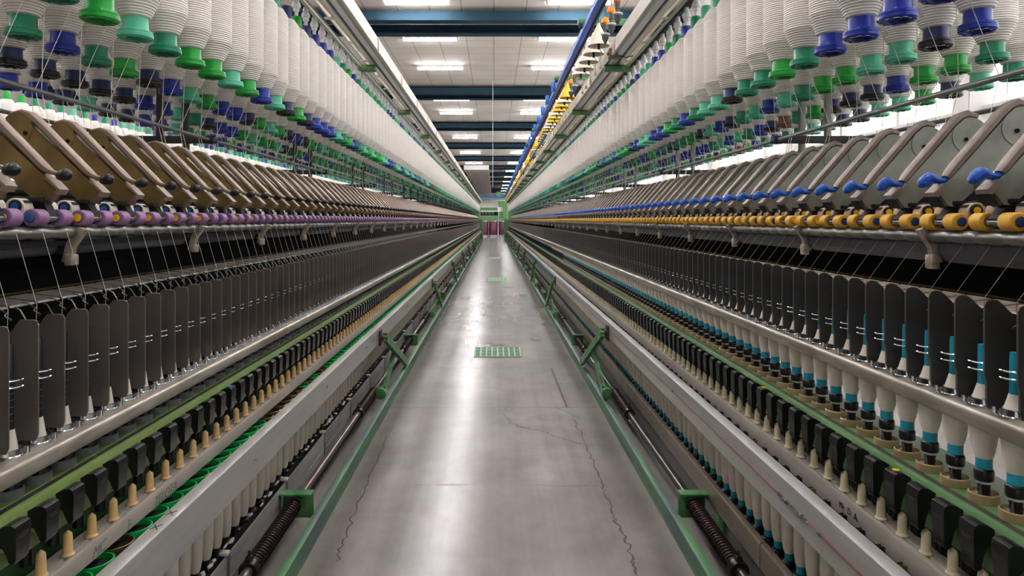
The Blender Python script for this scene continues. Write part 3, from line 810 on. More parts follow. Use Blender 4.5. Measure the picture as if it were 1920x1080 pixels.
# ------------------------------------------------------------------ roller beam: support bar, front roller, brackets, suction duct
for s, mach in SIDES:
    ru, ra = RU[s]
    root = empty('roller_beam', (s * 0.95, 0, Z(0))); A = (0.95, 0, Z(0))
    m = MB(s); m.lathe([(0.021, -1), (0.021, YEND)], (ru + 0.105 if s < 0 else ru + 0.075, 0, Z(0.072)), 'y', 20); m.build('arm_support_bar', 'steel', root, at=A)
    m = MB(s)
    y = -1.0; prof_ = []
    while y < YEND:
        prof_ += [(0.0125, y), (0.0125, y + 0.052), (0.011, y + 0.054), (0.011, y + 0.073)]; y += 0.075
    m.lathe(prof_, (ru + 0.006, 0, Z(ra - 0.0305)), 'y', 14); m.build('front_roller', 'dsteel', root, at=A)
    m = MB(s); m.lathe([(0.012, -1), (0.012, YEND)], (ru + 0.04, 0, Z(ra - 0.026)), 'y', 10); m.build('middle_roller', 'dsteel', root, at=A)
    m = MB(s); m.box(ru + 0.02, ru + 0.2, -1, YEND, Z(-0.055), Z(-0.045)); m.box(ru + 0.06, ru + 0.12, -1, YEND, Z(-0.03), Z(0.03)); m.build('beam', 'blackm', root, at=A)
    # bracket
    m = MB(s)
    m.prism([(u, Z(a)) for u, a in [(ru - 0.02, -0.022), (ru - 0.006, -0.016), (ru + 0.02, -0.05), (ru + 0.03, -0.09), (ru + 0.012, -0.093), (ru + 0.006, -0.06)]], -0.008, 0.008)
    m.box(ru + 0.004, ru + 0.022, -0.013, 0.013, Z(-0.098 if s < 0 else -0.105), Z(-0.074), 0.003)
    b0 = m.build('bracket', 'bracket', root, at=A)
    ys_ = grid(1.464 if s < 0 else 1.46, 0.6)
    for k, y in enumerate(ys_):
        if k: dup_part(b0, (0, y, 0), root)
    b0.location = (0, ys_[0], 0)
    tag(root, 'long roller beam with fluted steel front roller under the %s drafting rollers' % ('purple' if s < 0 else 'yellow'), 'roller beam')
    dr = empty('suction_duct', (s * 0.97, 0, Z(-0.055))); A = (0.97, 0, Z(-0.055))
    m = MB(s)
    if s < 0: m.lathe([(0.018, 0.018), (0.021, 0.022), (0.021, 0.578), (0.018, 0.582)], (ru + 0.05, 0, Z(-0.055)), 'y', 18)
    else: m.prism([(u, Z(a)) for u, a in [(ru + 0.012, -0.045), (ru + 0.02, -0.036), (ru + 0.07, -0.036), (ru + 0.07, -0.09), (ru + 0.035, -0.09), (ru + 0.016, -0.074)]], 0.018, 0.582)
    d0 = m.build('duct_segment', 'duct', dr, at=A)
    y0 = ys_[0] - 0.6
    for k in range(1, 65): dup_part(d0, (0, y0 + 0.6 * k, 0), dr)
    d0.location = (0, y0, 0)
    tag(dr, 'black %s suction duct in short lengths under the rollers of the %s' % ('round' if s < 0 else 'box-shaped', mach), 'suction duct')
    # machine body behind the yarns
    root = empty('machine_body', (s * UC, 0, 0)); A = (UC, 0, 0)
    zb = 0.62 if s < 0 else 0.80
    m = MB(s); m.box(1.10, 1.14, -1, YEND, zb, Z(0.02)); m.box(1.03, 1.10, -1, YEND, Z(-0.10), Z(-0.055)); m.build('cavity_panel', 'darkin', root, at=A)  # near-black panel painted as the shade of the cavity inside the frame
    m = MB(s); m.box(1.092, 1.10, -1, YEND, Z(-0.17), Z(-0.166)); m.build('trim_line', 'brass', root, at=A)
    m = MB(s); m.box(1.045 if s < 0 else 1.10, 1.45, -1, YEND, Z(-0.02), Z(0.075)); m.build('body_top', 'blackm', root, at=A)  # raised black box stands in for the darkness behind the arms
    if s < 0:
        m = MB(s); m.box(1.00, 1.45, -1, YEND, 0.0, 0.62); m.build('body_base', 'dgrn', root, at=A)
    else:
        m = MB(s); m.box(1.06, 1.10, -1, YEND, 0.0, 0.60); m.build('body_base', 'dgrn', root, at=A)
    m = MB(s); m.box(0.62 if s > 0 else 0.66, 1.9, YEND, YEND + 1.4, 0.0 if s > 0 else 0.0, Z(0.02)); m.box(0.86, 1.65, YEND, YEND + 1.2, Z(0.02), Z(0.5)); m.build('end_cabinet', 'paintgreen', root, at=A)
    tag(root, 'dark machine body with green end cabinet behind the yarns of the %s' % mach, 'spinning frame')

# ------------------------------------------------------------------ separators, yarn guides, cops, ring rails, spindle rails
SEPY = {-1: 1.15, 1: 1.101}; SPY = {-1: 1.1875, 1: 1.1385}; US = {-1: 0.858, 1: 0.854}
RZ = {-1: Z(-0.417), 1: Z(-0.322)}
def separator(s):
    r = empty('separator_plate'); at = (0.87, 0, Z(-0.2))
    m = MB(s); t = 0.0011
    if s < 0:
        a1, a0 = -0.183, -0.402
        P = [(0.834, a0)] + [(0.83, a0 + 0.01), (0.83, a1 - 0.008), (0.8318, a1 - 0.002), (0.8365, a1), (0.862, a1), (0.872, a1 - 0.012), (0.90, a1 - 0.045), (0.95, a1 - 0.075), (0.95, a0)]
    else:
        a1, a0 = -0.135, -0.318
        P = [(0.835, a0), (0.831, a0 + 0.012), (0.831, a0 + 0.045), (0.828, a0 + 0.055), (0.828, a1 - 0.012), (0.832, a1 - 0.003), (0.840, a1), (0.850, a1 - 0.002), (0.862, a1 - 0.011), (0.878, a1 - 0.027), (0.892, a1 - 0.032), (0.904, a1 - 0.024), (0.95, a1 - 0.016), (0.95, a0)]
    m.prism([(u, Z(a)) for u, a in P], -t, t)
    m.build('plate', 'sepL' if s < 0 else 'sepR', r, at=at)
    m = MB(s)
    pts = [(u, 0, Z(a)) for u, a in P[1:7 if s < 0 else 9]]
    m.tube(pts, 0.0014, 5); m.build('plate_edge', 'sepedge', r, at=at)
    ac = -0.294 if s < 0 else -0.246
    m = MB(s)
    m.tube([(US[s] + 0.024 * math.cos(q), 0.0375 + 0.024 * math.sin(q), Z(ac)) for q in [math.radians(-235 + 290 * k / 16) for k in range(17)]], 0.0014, 5)
    m.tube([(US[s] + 0.024 * math.cos(q), 0.0375 + 0.024 * math.sin(q), Z(ac + (0.012 if s < 0 else -0.012))) for q in [math.radians(-210 + 110 * k / 8) for k in range(9)]], 0.0013, 5)
    m.build('control_ring', 'chrome', r, at=at)
    return r
def cop_profile(s):
    return None
def make_cop(s):
    """bobbin of spun yarn on a spindle; origin on the spindle axis at the spindle rail"""
    r = empty('yarn_cop'); at = (US[s], 0, 0.72)
    rz = RZ[s]
    if s > 0:
        m = MB(s); m.lathe([(0.0128, 0.778), (0.0128, 0.800), (0.0105, 0.83), (0.0098, 0.915), (0.0092, 0.985), (0.0085, 0.993), (0.006, 0.993)], (US[s], 0, 0), 'z', 18); m.build('tube', 'teal', r, at=at)
        m = MB(s); m.lathe([(0.0131, 0.796), (0.0165, 0.807), (0.0195, 0.824), (0.0208, 0.845), (0.0205, 0.888), (0.0195, 0.895), (0.0155, 0.907), (0.0103, 0.925)], (US[s], 0, 0), 'z', 22); m.build('yarn_package', 'yarn', r, at=at)
        gz, base = Z(-0.137), 0.93
    else:
        m = MB(s); m.lathe([(0.0095, 0.82), (0.009, 0.985), (0.007, 0.99)], (US[s], 0, 0), 'z', 16)
        for k in range(7): m.lathe([(0.0097, 0.855 + k * 0.012), (0.0097, 0.8565 + k * 0.012)], (US[s], 0, 0), 'z', 14, m=1)
        m.build('tube', ['blackp', 'dgrey'], r, at=at)
        m = MB(s); m.lathe([(0.011, 0.745), (0.0165, 0.755), (0.0175, 0.775), (0.0165, 0.795), (0.0098, 0.84)], (US[s], 0, 0), 'z', 20); m.build('yarn_package', 'cream', r, at=at)
        gz, base = Z(-0.160), 0.9
    m = MB(s)
    ru, ra = RU[s]
    m.strip([(ru + 0.004, 0, Z(ra - 0.03)), (US[s], 0, gz), (US[s] + 0.004, 0, base + 0.06)], 0.0006)
    m.build('yarn_end', 'thread', r, at=at)
    return r
def low_cop(s):
    m = MB(s)
    if s > 0:
        m.lathe([(0.0118, 0.08), (0.0118, 0.098)], seg=7, m=1); m.lathe([(0.0098, 0.195), (0.0092, 0.27)], seg=6, m=1)
        m.lathe([(0.012, 0.096), (0.0195, 0.122), (0.0205, 0.168), (0.0103, 0.205)], seg=8, m=0)
    else:
        m.lathe([(0.0095, 0.1), (0.009, 0.27)], seg=6, m=1); m.lathe([(0.011, 0.025), (0.0175, 0.05), (0.0098, 0.12)], seg=7, m=0)
    return m
def spindle(s, parent, at):
    m = MB(s)
    if s > 0:
        m.lathe([(0.0088, 0.72), (0.0088, 0.735), (0.0098, 0.737), (0.0094, 0.745), (0.0102, 0.747), (0.0102, 0.753)], (US[s], 0, 0), 'z', 14)
        m.lathe([(0.0145, 0.757), (0.0155, 0.761), (0.0155, 0.774), (0.0135, 0.777), (0.0115, 0.778)], (US[s], 0, 0), 'z', 18)
        m.lathe([(0.0114, 0.752), (0.0114, 0.757)], (US[s], 0, 0), 'z', 16, m=1)
    else:
        m.lathe([(0.0085, 0.72), (0.0085, 0.75), (0.0105, 0.752), (0.0105, 0.765)], (US[s], 0, 0), 'z', 14)
    m.lathe([(0.011, 0.60), (0.011, 0.705)], (0.826, 0, 0), 'z', 10)
    sp = m.build('spindle', ['blackp', 'whitep'], parent, at=at)
    m = MB(s); m.lathe([(0.0235, 0.7195), (0.0245, 0.722), (0.0245, 0.735), (0.022, 0.7365), (0.0215, 0.731), (0.008, 0.731)], (US[s], 0, 0), 'z', 22)
    m.build('spindle_cup', 'beige' if s > 0 else 'greycup', sp, at=at)
    m = MB(s); m.prism([(US[s] - 0.020, 0.731), (US[s] - 0.011, 0.731), (US[s] - 0.0145, 0.757)], -0.0125, -0.0115); m.build('clip', 'dgrey', sp, at=at)
    return sp
for s, mach in SIDES:
    MB.K = 0.985 if s < 0 else 1.02
    # separators
    p = separator(s)
    lm = MB(s); a0, a1 = ((-0.424, -0.183) if s < 0 else (-0.318, -0.135))
    lm.prism([(-0.04, a0 + 0.2), (-0.04, a1 + 0.195), (-0.033, a1 + 0.2), (0.0, a1 + 0.19), (0.08, a1 + 0.13), (0.08, a0 + 0.2)], -0.0012, 0.0012)
    lm.box(-0.042, -0.039, -0.0016, 0.0016, a0 + 0.2, a1 + 0.196, m=1)
    ms = ['sepL' if s < 0 else 'sepR', 'sepedge']
    for i, y in enumerate(grid(SEPY[s], 0.075)):
        if i < 140:
            o = p if i == 0 else dup(p)
            o.location = kp(s, 0.87, y, Z(-0.2))
            tag(o, '%s separator plate, %s from the camera, on the %s' % ('dark brown' if s < 0 else 'black', nth(i + 1), mach), 'separator plate', 'separator plates of the %s' % mach)
        else: q = kp(1, 0.87, y, Z(-0.2)); far_add('separator', lm, s, *q, ms)
    # cops on the spindles
    p = make_cop(s); lm = low_cop(s); ms = ['yarn', 'teal'] if s > 0 else ['cream', 'blackp']
    for i, y in enumerate(grid(SPY[s], 0.075)):
        if i < 120:
            o = p if i == 0 else dup(p)
            o.location = kp(s, US[s], y, 0.72)
            tag(o, ('cream yarn cop on teal tube, %s from the camera, ring rail of yellow-roller frame' if s > 0 else 'nearly empty black cop with white foot, %s from the camera, purple-roller frame') % nth(i + 1), 'yarn cop', 'cops spinning on the %s' % mach)
        else: q = kp(1, US[s], y, 0.72); far_add('cop', lm, s, *q, ms)
    # yarn guides
    root = empty('yarn_guide_rail', kp(s, 0.92, 0, Z(-0.15))); ga = -0.158 if s < 0 else -0.158; A = (0.92, 0, Z(-0.15))
    m = MB(s); m.box(0.935, 0.955, -1, YEND, Z(ga - 0.012), Z(ga + 0.004)); m.build('rail', 'dsteel', root, at=A)
    m = MB(s)
    m.prism([(0.884 if s < 0 else 0.894, Z(ga - 0.004)), (0.886 if s < 0 else 0.896, Z(ga)), (0.95, Z(ga + 0.008)), (0.95, Z(ga + 0.004))], -0.033, 0.033)
    g0 = m.build('guide_flap', 'guide' if s < 0 else 'bracket', root, at=A)
    m = MB(s)
    m.tube([(0.893, 0.012, Z(ga + 0.002)), (0.878, 0.006, Z(ga - 0.001))] + [(US[s] + 0.005 * math.cos(q), 0.005 * math.sin(q), Z(ga - 0.008 - 0.002 * k)) for k, q in enumerate([math.radians(40 - 45 * k) for k in range(8)])], 0.0012, 5)
    if s < 0: m.tube([(0.885, -0.02, Z(ga - 0.004)), (0.868, -0.03, Z(ga - 0.008)), (0.85, -0.037, Z(ga - 0.03))], 0.0017, 5)
    m.build('guide_wire', 'dsteel', g0, at=A)
    ys_ = grid(SPY[s], 0.075)
    rest = MB(s)
    for i, y in enumerate(ys_):
        if 0 < i < 100: dup_part(g0, (0, y, 0), root)
        elif i >= 100: rest.prism([(0.884, Z(ga - 0.004)), (0.95, Z(ga + 0.008)), (0.95, Z(ga + 0.002))], y - 0.033, y + 0.033)
    g0.location = (0, ys_[0], 0)
    o = rest.build('guide_flap', 'guide' if s < 0 else 'bracket', root, at=A); o['kind'] = 'stuff'
    tag(root, 'row of hinged yarn guides with pigtail wires above the separators of the %s' % mach, 'yarn guide rail')
    # ring rail
    rz = RZ[s]
    root = empty('ring_rail', kp(s, 0.87, 0, rz)); A = (0.87, 0, rz)
    m = MB(s)
    q = -0.0075 if s < 0 else 0.0
    m.prism([(0.845, rz), (0.828 + q, rz - 0.001), (0.822 + q, rz - 0.004), (0.8185 + q, rz - 0.011), (0.8185 + q, rz - 0.026), (0.822 + q, rz - 0.033), (0.829 + q, rz - 0.036), (0.835, rz - 0.035), (0.835, rz - 0.008), (0.845, rz - 0.006)], -1, YEND)
    m.prism([(0.895, rz), (0.93, rz), (0.93, rz - 0.03), (0.925, rz - 0.03), (0.925, rz - 0.006), (0.895, rz - 0.006)], -1, YEND)
    for y in ys_: m.box(0.845, 0.895, y + 0.0255, y + 0.0495, rz - 0.006, rz)
    m.build('rail', 'ringrail', root, at=A)
    m = MB(s)
    m.lathe([(0.0285, 0.0), (0.029, 0.003), (0.0255, 0.004), (0.0245, 0.013), (0.0225, 0.014), (0.0215, 0.0135), (0.0215, 0.0)], (US[s], 0, rz), 'z', 24, cap=False)
    m.lathe([(0.003, 0), (0.003, 0.013)], (US[s] - 0.025, 0.016, rz), 'z', 8)
    r0 = m.build('ring', 'chrome', root, at=A)
    rest = MB(s)
    for i, y in enumerate(ys_):
        if 0 < i < 100: dup_part(r0, (0, y, 0), root)
        elif i >= 100: rest.lathe([(0.027, 0), (0.023, 0.013)], (US[s], y, rz), 'z', 8, cap=False)
    r0.location = (0, ys_[0], 0)
    rest.build('ring', 'steel', root, at=A)['kind'] = 'stuff'
    tag(root, 'long polished ring rail holding the spinning rings of the %s' % mach, 'ring rail')
    # spindle rail with brake levers
    root = empty('spindle_rail', kp(s, 0.87, 0, 0.72)); A = (0.87, 0, 0.72); gm = 'grnL' if s < 0 else 'grnR'
    m = MB(s)
    m.prism([(0.813, 0.632), (0.811, 0.640), (0.811, 0.712), (0.813, 0.7165), (0.817, 0.718), (0.822, 0.718), (0.822, 0.715), (0.834, 0.715), (0.834, 0.72), (1.0 if s < 0 else 0.96, 0.72), (1.0 if s < 0 else 0.96, 0.70), (0.836, 0.70), (0.83, 0.632)], -1, YEND)
    m.build('rail', gm, root, at=A)
    m = MB(s); m.box(0.8225, 0.8335, -1, YEND, 0.7152, 0.7185); m.build('dark_strip', 'dsteel' if s > 0 else 'blackm', root, at=A)
    m = MB(s); m.box(0.845, 0.855, -1, YEND, 0.5, 0.64); m.build('back_panel', 'dgrn', root, at=A)
    m = MB(s)
    P = [(0.811, 0.703), (0.798, 0.7105), (0.786, 0.7115), (0.780, 0.708), (0.7775, 0.700), (0.780, 0.640), (0.784, 0.633), (0.7915, 0.636), (0.797, 0.664), (0.801, 0.672), (0.811, 0.675)]
    w0, w1 = 0.0185, 0.0145
    if s < 0: P = [(u, z if z > 0.66 else z + 0.013) for u, z in P]
    else: P = [(u, z + 0.005) for u, z in P]
    n = len(P); vs = []
    for yy in (-1, 1):
        for (u, z) in P:
            w = w0 + (w1 - w0) * min(1, max(0, (0.70 - z) / 0.07)); vs.append((u, yy * w, z))
    fs = [list(range(n)), list(range(2 * n - 1, n - 1, -1))] + [[(i + 1) % n, i, n + i, n + (i + 1) % n] for i in range(n)]
    m.add(vs, fs); m.box(0.7775, 0.7792, -0.0115, 0.0115, 0.687, 0.6885); m.box(0.7775, 0.7790, -0.011, 0.011, 0.692, 0.6927)
    h0 = m.build('brake_lever', 'blackp', root, at=A)
    if s < 0:
        m = MB(s); m.lathe([(0.008, -0.0135), (0.008, 0.0135)], (0.803, 0, 0.672), 'y', 10); m.build('lever_pin', 'beige', h0, at=A)
    bev = h0.modifiers.new('bevel', 'BEVEL'); bev.width = 0.0022; bev.segments = 2; bev.limit_method = 'ANGLE'
    s0 = spindle(s, root, A)
    hy = -0.0 if s < 0 else 0.008
    rest = MB(s); rest2 = MB(s)
    for i, y in enumerate(ys_):
        if i < 98:
            hh = h0 if i == 0 else dup_part(h0, (0, 0, 0), root)
            hh.location = (0, y + hy, 0)
            if i: dup_part(s0, (0, y, 0), root)
            st = ({11: 'stickb', 17: 'stickb', 30: 'stickb'} if s < 0 else {3: 'sticky', 12: 'sticky', 24: 'sticky'}).get(i)
            if st:
                m = MB(s); zs = 0.0 if s < 0 else 0.005; m.lathe([(0.0075, 0.7113 + zs), (0.0075, 0.7125 + zs)], (0.793, 0.002, 0), 'z', 10); q = m.build('sticker', st, hh, at=A)
        else:
            rest.prism([(0.811, 0.703), (0.79, 0.7115), (0.783, 0.7), (0.785, 0.635), (0.795, 0.634), (0.804, 0.676), (0.811, 0.678)], y - 0.014, y + 0.014)
            rest2.lathe([(0.0245, 0.72), (0.0245, 0.735), (0.01, 0.736), (0.0098, 0.78), (0.015, 0.782), (0.015, 0.8)], (US[s], y, 0), 'z', 7)
    s0.location = (0, ys_[0], 0)
    dup_part(h0, (0, ys_[0] - 0.075 + hy, 0), root)
    rest.build('brake_lever', 'blackp', root, at=A)['kind'] = 'stuff'
    rest2.build('spindle', 'blackp', root, at=A)['kind'] = 'stuff'
    tag(root, 'long green spindle rail with black brake levers along the %s' % mach, 'spindle rail')
    # peg rail
    root = empty('peg_rail', kp(s, 0.80, 0, 0.592)); A = (0.80, 0, 0.592)
    m = MB(s); dz = 0.0 if s > 0 else -0.012
    zl = 0.545 if s > 0 else 0.557
    m.prism([(0.782, zl + dz), (0.782, 0.588 + dz), (0.785, 0.592 + dz), (0.792, 0.592 + dz), (0.7935, 0.588 + dz), (0.798, 0.588 + dz), (0.7995, 0.592 + dz), (0.828, 0.592 + dz), (0.828, zl + dz)], -1, YEND)
    m.build('rail', 'pegrail', root, at=A)
    m = MB(s)
    m.lathe([(0.0115, 0.0), (0.012, 0.0025), (0.0098, 0.005), (0.009, 0.008), (0.0082, 0.036), (0.0072, 0.041), (0.0012, 0.047)], (0.80, 0, 0.592 + dz), 'z', 16)
    p0 = m.build('peg', 'pegL' if s < 0 else 'pegR', root, at=A)
    rest = MB(s)
    for i, y in enumerate(ys_):
        if 0 < i < 100: dup_part(p0, (0, y, 0), root)
        elif i >= 100: rest.lathe([(0.0115, 0), (0.009, 0.008), (0.008, 0.036), (0.001, 0.047)], (0.80, y, 0.592 + dz), 'z', 6)
    p0.location = (0, ys_[0], 0)
    rest.build('peg', 'pegL' if s < 0 else 'pegR', root, at=A)['kind'] = 'stuff'
    def writing(txt, y, z, size, mt, shear=0.0):
        cu = bpy.data.curves.new('handwriting', 'FONT'); cu.body = txt; cu.size = size; cu.shear = shear; cu.extrude = 0.0002; cu.align_x = 'CENTER'
        cu.materials.append(M[mt]); o = bpy.data.objects.new('handwriting', cu); COL.objects.link(o); o.parent = root
        bpy.context.view_layer.update(); me = bpy.data.meshes.new_from_object(o); bpy.data.objects.remove(o); o = bpy.data.objects.new('handwriting', me); COL.objects.link(o); o.parent = root
        o.rotation_euler = (PI / 2, 0, -s * PI / 2); o.location = (s * (0.7812 - 0.80) * MB.K, y, (z - 0.592) * MB.K); return o
    if s > 0: writing('Mc  D  A.', 1.535, 0.561, 0.021, 'inkb')
    else:
        writing('MC', 1.33, 0.548, 0.030, 'ink', 0.4); writing('I-', 1.44, 0.548, 0.028, 'ink', 0.4); writing('TELOTA', 1.60, 0.548, 0.030, 'ink', 0.4)
    tag(root, 'grey rail studded with %s bobbin pegs along the %s' % ('amber' if s < 0 else 'ivory', mach), 'peg rail')
    MB.K = 1.0
    # rotary discs under the peg rail
    root = empty('peg_disc_row', (s * 0.785, 0, 0.53)); A = (0.785, 0, 0.53)
    m = MB(s); m.box(0.752, 0.86, -1, YEND, 0.49, 0.515); m.build('tray', 'blackm', root, at=A)
    from mathutils import Matrix
    ti = Matrix.Rotation(math.radians(3), 3, 'Y')
    def disc(nm, mt):
        m = MB(s)
        m.lathe([(0.0345, -0.004), (0.0355, -0.002), (0.0355, 0.011), (0.034, 0.012), (0.032, 0.011), (0.031, 0.0), (0.0, -0.001)], (0.782, 0, 0.531), 'z', 22, tilt=ti)
        m.lathe([(0.0305, 0.0005), (0.0305, 0.0012)], (0.782, 0, 0.531), 'z', 20, tilt=ti, m=1)
        return m.build(nm, [mt, 'blackm'], root, at=A)
    g0 = disc('green_cap', 'cap'); k0 = disc('brass_cap', 'brass') if s < 0 else disc('dark_cap', 'blackp')
    if s > 0:
        bpy.data.objects.remove(g0); g0 = disc('brass_cap', 'brass')
    ug = uk = 0; rest = MB(s)
    for i, y in enumerate(ys_):
        green = (s < 0 and not (i in (0, 3, 15, 16, 17, 18, 19, 20, 22, 24, 25))) or (s > 0 and i % 5 == 2)
        if i < 99:
            src = g0 if green else k0
            fresh = (ug == 0) if green else (uk == 0)
            o = src if fresh else dup_part(src, (0, 0, 0), root)
            o.location = (0, y, 0)
            if green: ug += 1
            else: uk += 1
        else: rest.lathe([(0.0355, -0.004), (0.0355, 0.007)], (0.782, y, 0.531), 'z', 8)
    rest.build('green_cap' if s < 0 else 'dark_cap', 'cap' if s < 0 else 'blackp', root, at=A)['kind'] = 'stuff'
    tag(root, 'row of %s round caps under the peg rail of the %s' % ('bright green' if s < 0 else 'black and brass', mach), 'cap row')
    # doffing bar
    root = empty('doffing_bar', (s * 0.72, 0, 0.53)); A = (0.72, 0, 0.53)
    zt, zb = (0.575, 0.481) if s > 0 else (0.545, 0.447)
    m = MB(s)
    m.prism([(0.71, zb), (0.71, zt - 0.006), (0.7115, zt - 0.002), (0.7155, zt), (0.742, zt + 0.002), (0.744, zt), (0.744, zb)], -1.0, YEND - 0.2)
    m.build('bar', 'bar', root, at=A)
    m = MB(s); m.lathe([(0.007, 0.0), (0.007, 0.003), (0.0035, 0.0035), (0.0035, 0.007)], (0, 0, 0), 'x', 8)
    for v in range(len(m.v)): m.v[v] = (0.7102 - m.v[v][0], m.v[v][1], m.v[v][2] + (zt + zb) / 2 + 0.005)
    bo = m.build('bolt', 'steel', root, at=A); by = [2.02, 2.9, 3.8, 5.6, 7.4] if s < 0 else [2.7, 4.9, 6.3]
    for k, y in enumerate(by):
        if k: dup_part(bo, (0, y, 0), root)
    bo.location = (0, by[0], 0)
    if s < 0:
        for y in (1.475, 1.545):
            m = MB(s)
            for q in (1, -1):
                m.tube([(0.722, y - 0.012 * q, zt + 0.0012), (0.738, y + 0.012 * q, zt + 0.0022)], 0.0008, 4)
            m.build('cross_mark', 'inkb', root, at=A)
    else:
        m = MB(s)
        for k in range(5): m.box(0.7085, 0.7105, 7.8 + 1.8 * k, 7.8 + 1.8 * k + 1.75, zb + 0.005, zb + 0.062)
        m.build('teal_panel', 'teald', root, at=A)
    tag(root, 'long silver doffing bar along the aisle side of the %s' % mach, 'doffing bar')
    # scissor lifts
    zq = -0.03 if s < 0 else 0.0
    def scissor():
        r = empty('scissor_lift'); at = (0.70, 0, 0.1)
        def link(name, y0, z0, y1, z1, u0, u1, w):
            d = Vector((y1 - y0, z1 - z0)).normalized(); n_ = Vector((-d.y, d.x)) * w
            m = MB(s)
            m.prism_x([(y0 + n_.x, z0 + n_.y), (y1 + n_.x, z1 + n_.y), (y1 - n_.x, z1 - n_.y), (y0 - n_.x, z0 - n_.y)], u0, u0 + 0.006)
            k = 0.82
            m.prism_x([(y0 + n_.x, z0 + n_.y), (y1 + n_.x, z1 + n_.y), (y1 + n_.x * k, z1 + n_.y * k), (y0 + n_.x * k, z0 + n_.y * k)], u0, u1)
            m.prism_x([(y0 - n_.x, z0 - n_.y), (y1 - n_.x, z1 - n_.y), (y1 - n_.x * k, z1 - n_.y * k), (y0 - n_.x * k, z0 - n_.y * k)], u0, u1)
            m.lathe([(w * 0.45, u0 - 0.006), (w * 0.45, u1 + 0.004)], (0, y0, z0), 'x', 12)
            return m.build(name, 'grn', r, at=at)
        link('long_link', 0.02, 0.505 + zq, 1.05, 0.10, 0.668, 0.695, 0.026)
        link('short_link', 0.09, 0.125, 0.55, 0.30 + zq / 2, 0.688, 0.708, 0.028)
        m = MB(s); m.lathe([(0.034, 0.045), (0.036, 0.05), (0.036, 0.13), (0.034, 0.135)], (0.715, 0, 0.112), 'y', 20); m.build('pivot_hub', 'grn', r, at=at)
        m = MB(s); m.box(0.700, 0.7095, -0.05, 0.035, 0.462 + zq, 0.555 + zq, 0.002); m.lathe([(0.018, 0.69), (0.018, 0.712)], (0, 0.0, 0.505 + zq), 'x', 12)
        m.build('mounting_plate', 'rust', r, at=at)
        return r
    sp = scissor()
    for k in range(10):
        o = sp if k == 0 else dup(sp)
        o.location = (s * 0.70, 4.25 + 3.6 * k, 0.1)
        tag(o, 'green scissor lift arm by the silver bar, %s from the camera, %s' % (nth(k + 1), mach), 'scissor lift', 'scissor lifts of the %s' % mach)
    # floor rail with brackets
    e0, e1 = (0.668, 0.700) if s < 0 else (0.684, 0.716)
    root = empty('floor_rail', (s * e0, 0, 0)); A = (e0, 0, 0)
    m = MB(s); m.prism([(e0, 0.0), (e0 + 0.001, 0.052), (e0 + 0.004, 0.066), (e0 + 0.010, 0.070), (e1, 0.072), (e1, 0.066), (e0 + 0.012, 0.062), (e0 + 0.010, 0.008), (e1, 0.006), (e1, 0.0)], -1, YEND - 0.5)
    m.build('rail', 'grnworn', root, at=A)
    m = MB(s)
    m.box(e1 - 0.004, 0.815, -0.006, 0.006, 0.06, 0.165, 0.002); m.box(e1 - 0.004, 0.83, -0.045, -0.006, 0.158, 0.165, 0.001)
    m.lathe([(0.034, -0.022), (0.034, 0.008), (0.028, 0.008), (0.028, -0.022)], (0.765, 0, 0.115), 'y', 20)
    b0 = m.build('shaft_bracket', 'grn', root, at=A)
    by = [2.64 + 3.6 * k for k in range(10)]
    for k in range(1, 10): dup_part(b0, (0, by[k], 0), root)
    b0.location = (0, by[0], 0)
    tag(root, 'worn green floor rail edging the aisle beside the %s' % mach, 'floor rail')
    # lift shaft with springs
    root = empty('lift_shaft', (s * 0.765, 0, 0.115)); A = (0.765, 0, 0.115)
    m = MB(s); m.lathe([(0.0165, -1), (0.0165, YEND - 0.5)], (0.765, 0, 0.115), 'y', 16); m.build('shaft', 'rod' if s < 0 else 'rodR', root, at=A)
    def spring(y0, y1, turns):
        m = MB(s); N = turns * 14
        m.tube([(0.765 + 0.0245 * math.cos(2 * PI * k / 14), y0 + (y1 - y0) * k / N, 0.115 + 0.0245 * math.sin(2 * PI * k / 14)) for k in range(N + 1)], 0.0052, 7)
        m.lathe([(0.019, y0), (0.019, y1)], (0.765, 0, 0.115), 'y', 12)
        return m.build('spring', 'spring', root, at=A)
    def collar(y):
        m = MB(s); m.lathe([(0.0175, y - 0.03), (0.029, y - 0.03), (0.031, y - 0.026), (0.031, y), (0.0175, y)], (0.765, 0, 0.115), 'y', 18)
        m.box(0.755, 0.775, y - 0.024, y - 0.006, 0.143, 0.16, 0.003); m.lathe([(0.004, 0.14), (0.004, 0.175)], (0.765, y - 0.015, 0), 'z', 8)
        return m.build('collar', 'spring', root, at=A)
    sa = spring(-0.50, -0.02, 27); ca = collar(-0.49); sb = spring(1.22, 1.72, 30); cb = collar(1.23)
    for k in range(0, 10):
        for q in (sa, ca, sb, cb):
            if k: dup_part(q, (0, 2.64 + 3.6 * k, 0), root)
    for q in (sa, ca, sb, cb): q.location = (0, 2.64, 0)
    tag(root, '%s lift shaft with coil springs behind the floor rail of the %s' % ('brown' if s < 0 else 'dark steel', mach), 'lift shaft')
    # lower cops waiting on the transport belt
    zc = 0.195 if s < 0 else 0.225
    root = empty('transport_belt', (s * 0.86, 0, zc)); A = (0.86, 0, zc)
    m = MB(s); m.box(0.838, 0.93, -1, YEND, zc - 0.06, zc - 0.012); m.build('belt', 'blackm', root, at=A)
    m = MB(s); m.lathe([(0.018, -0.012), (0.02, -0.004), (0.012, 0.002)], (0.855, 0, zc), 'z', 12); m.box(0.842, 0.85, -0.03, -0.014, zc - 0.012, zc - 0.002)
    p0 = m.build('belt_peg', 'blackp', root, at=A)
    yl = grid(1.30 if s > 0 else 1.35, 0.075)
    rest = MB(s)
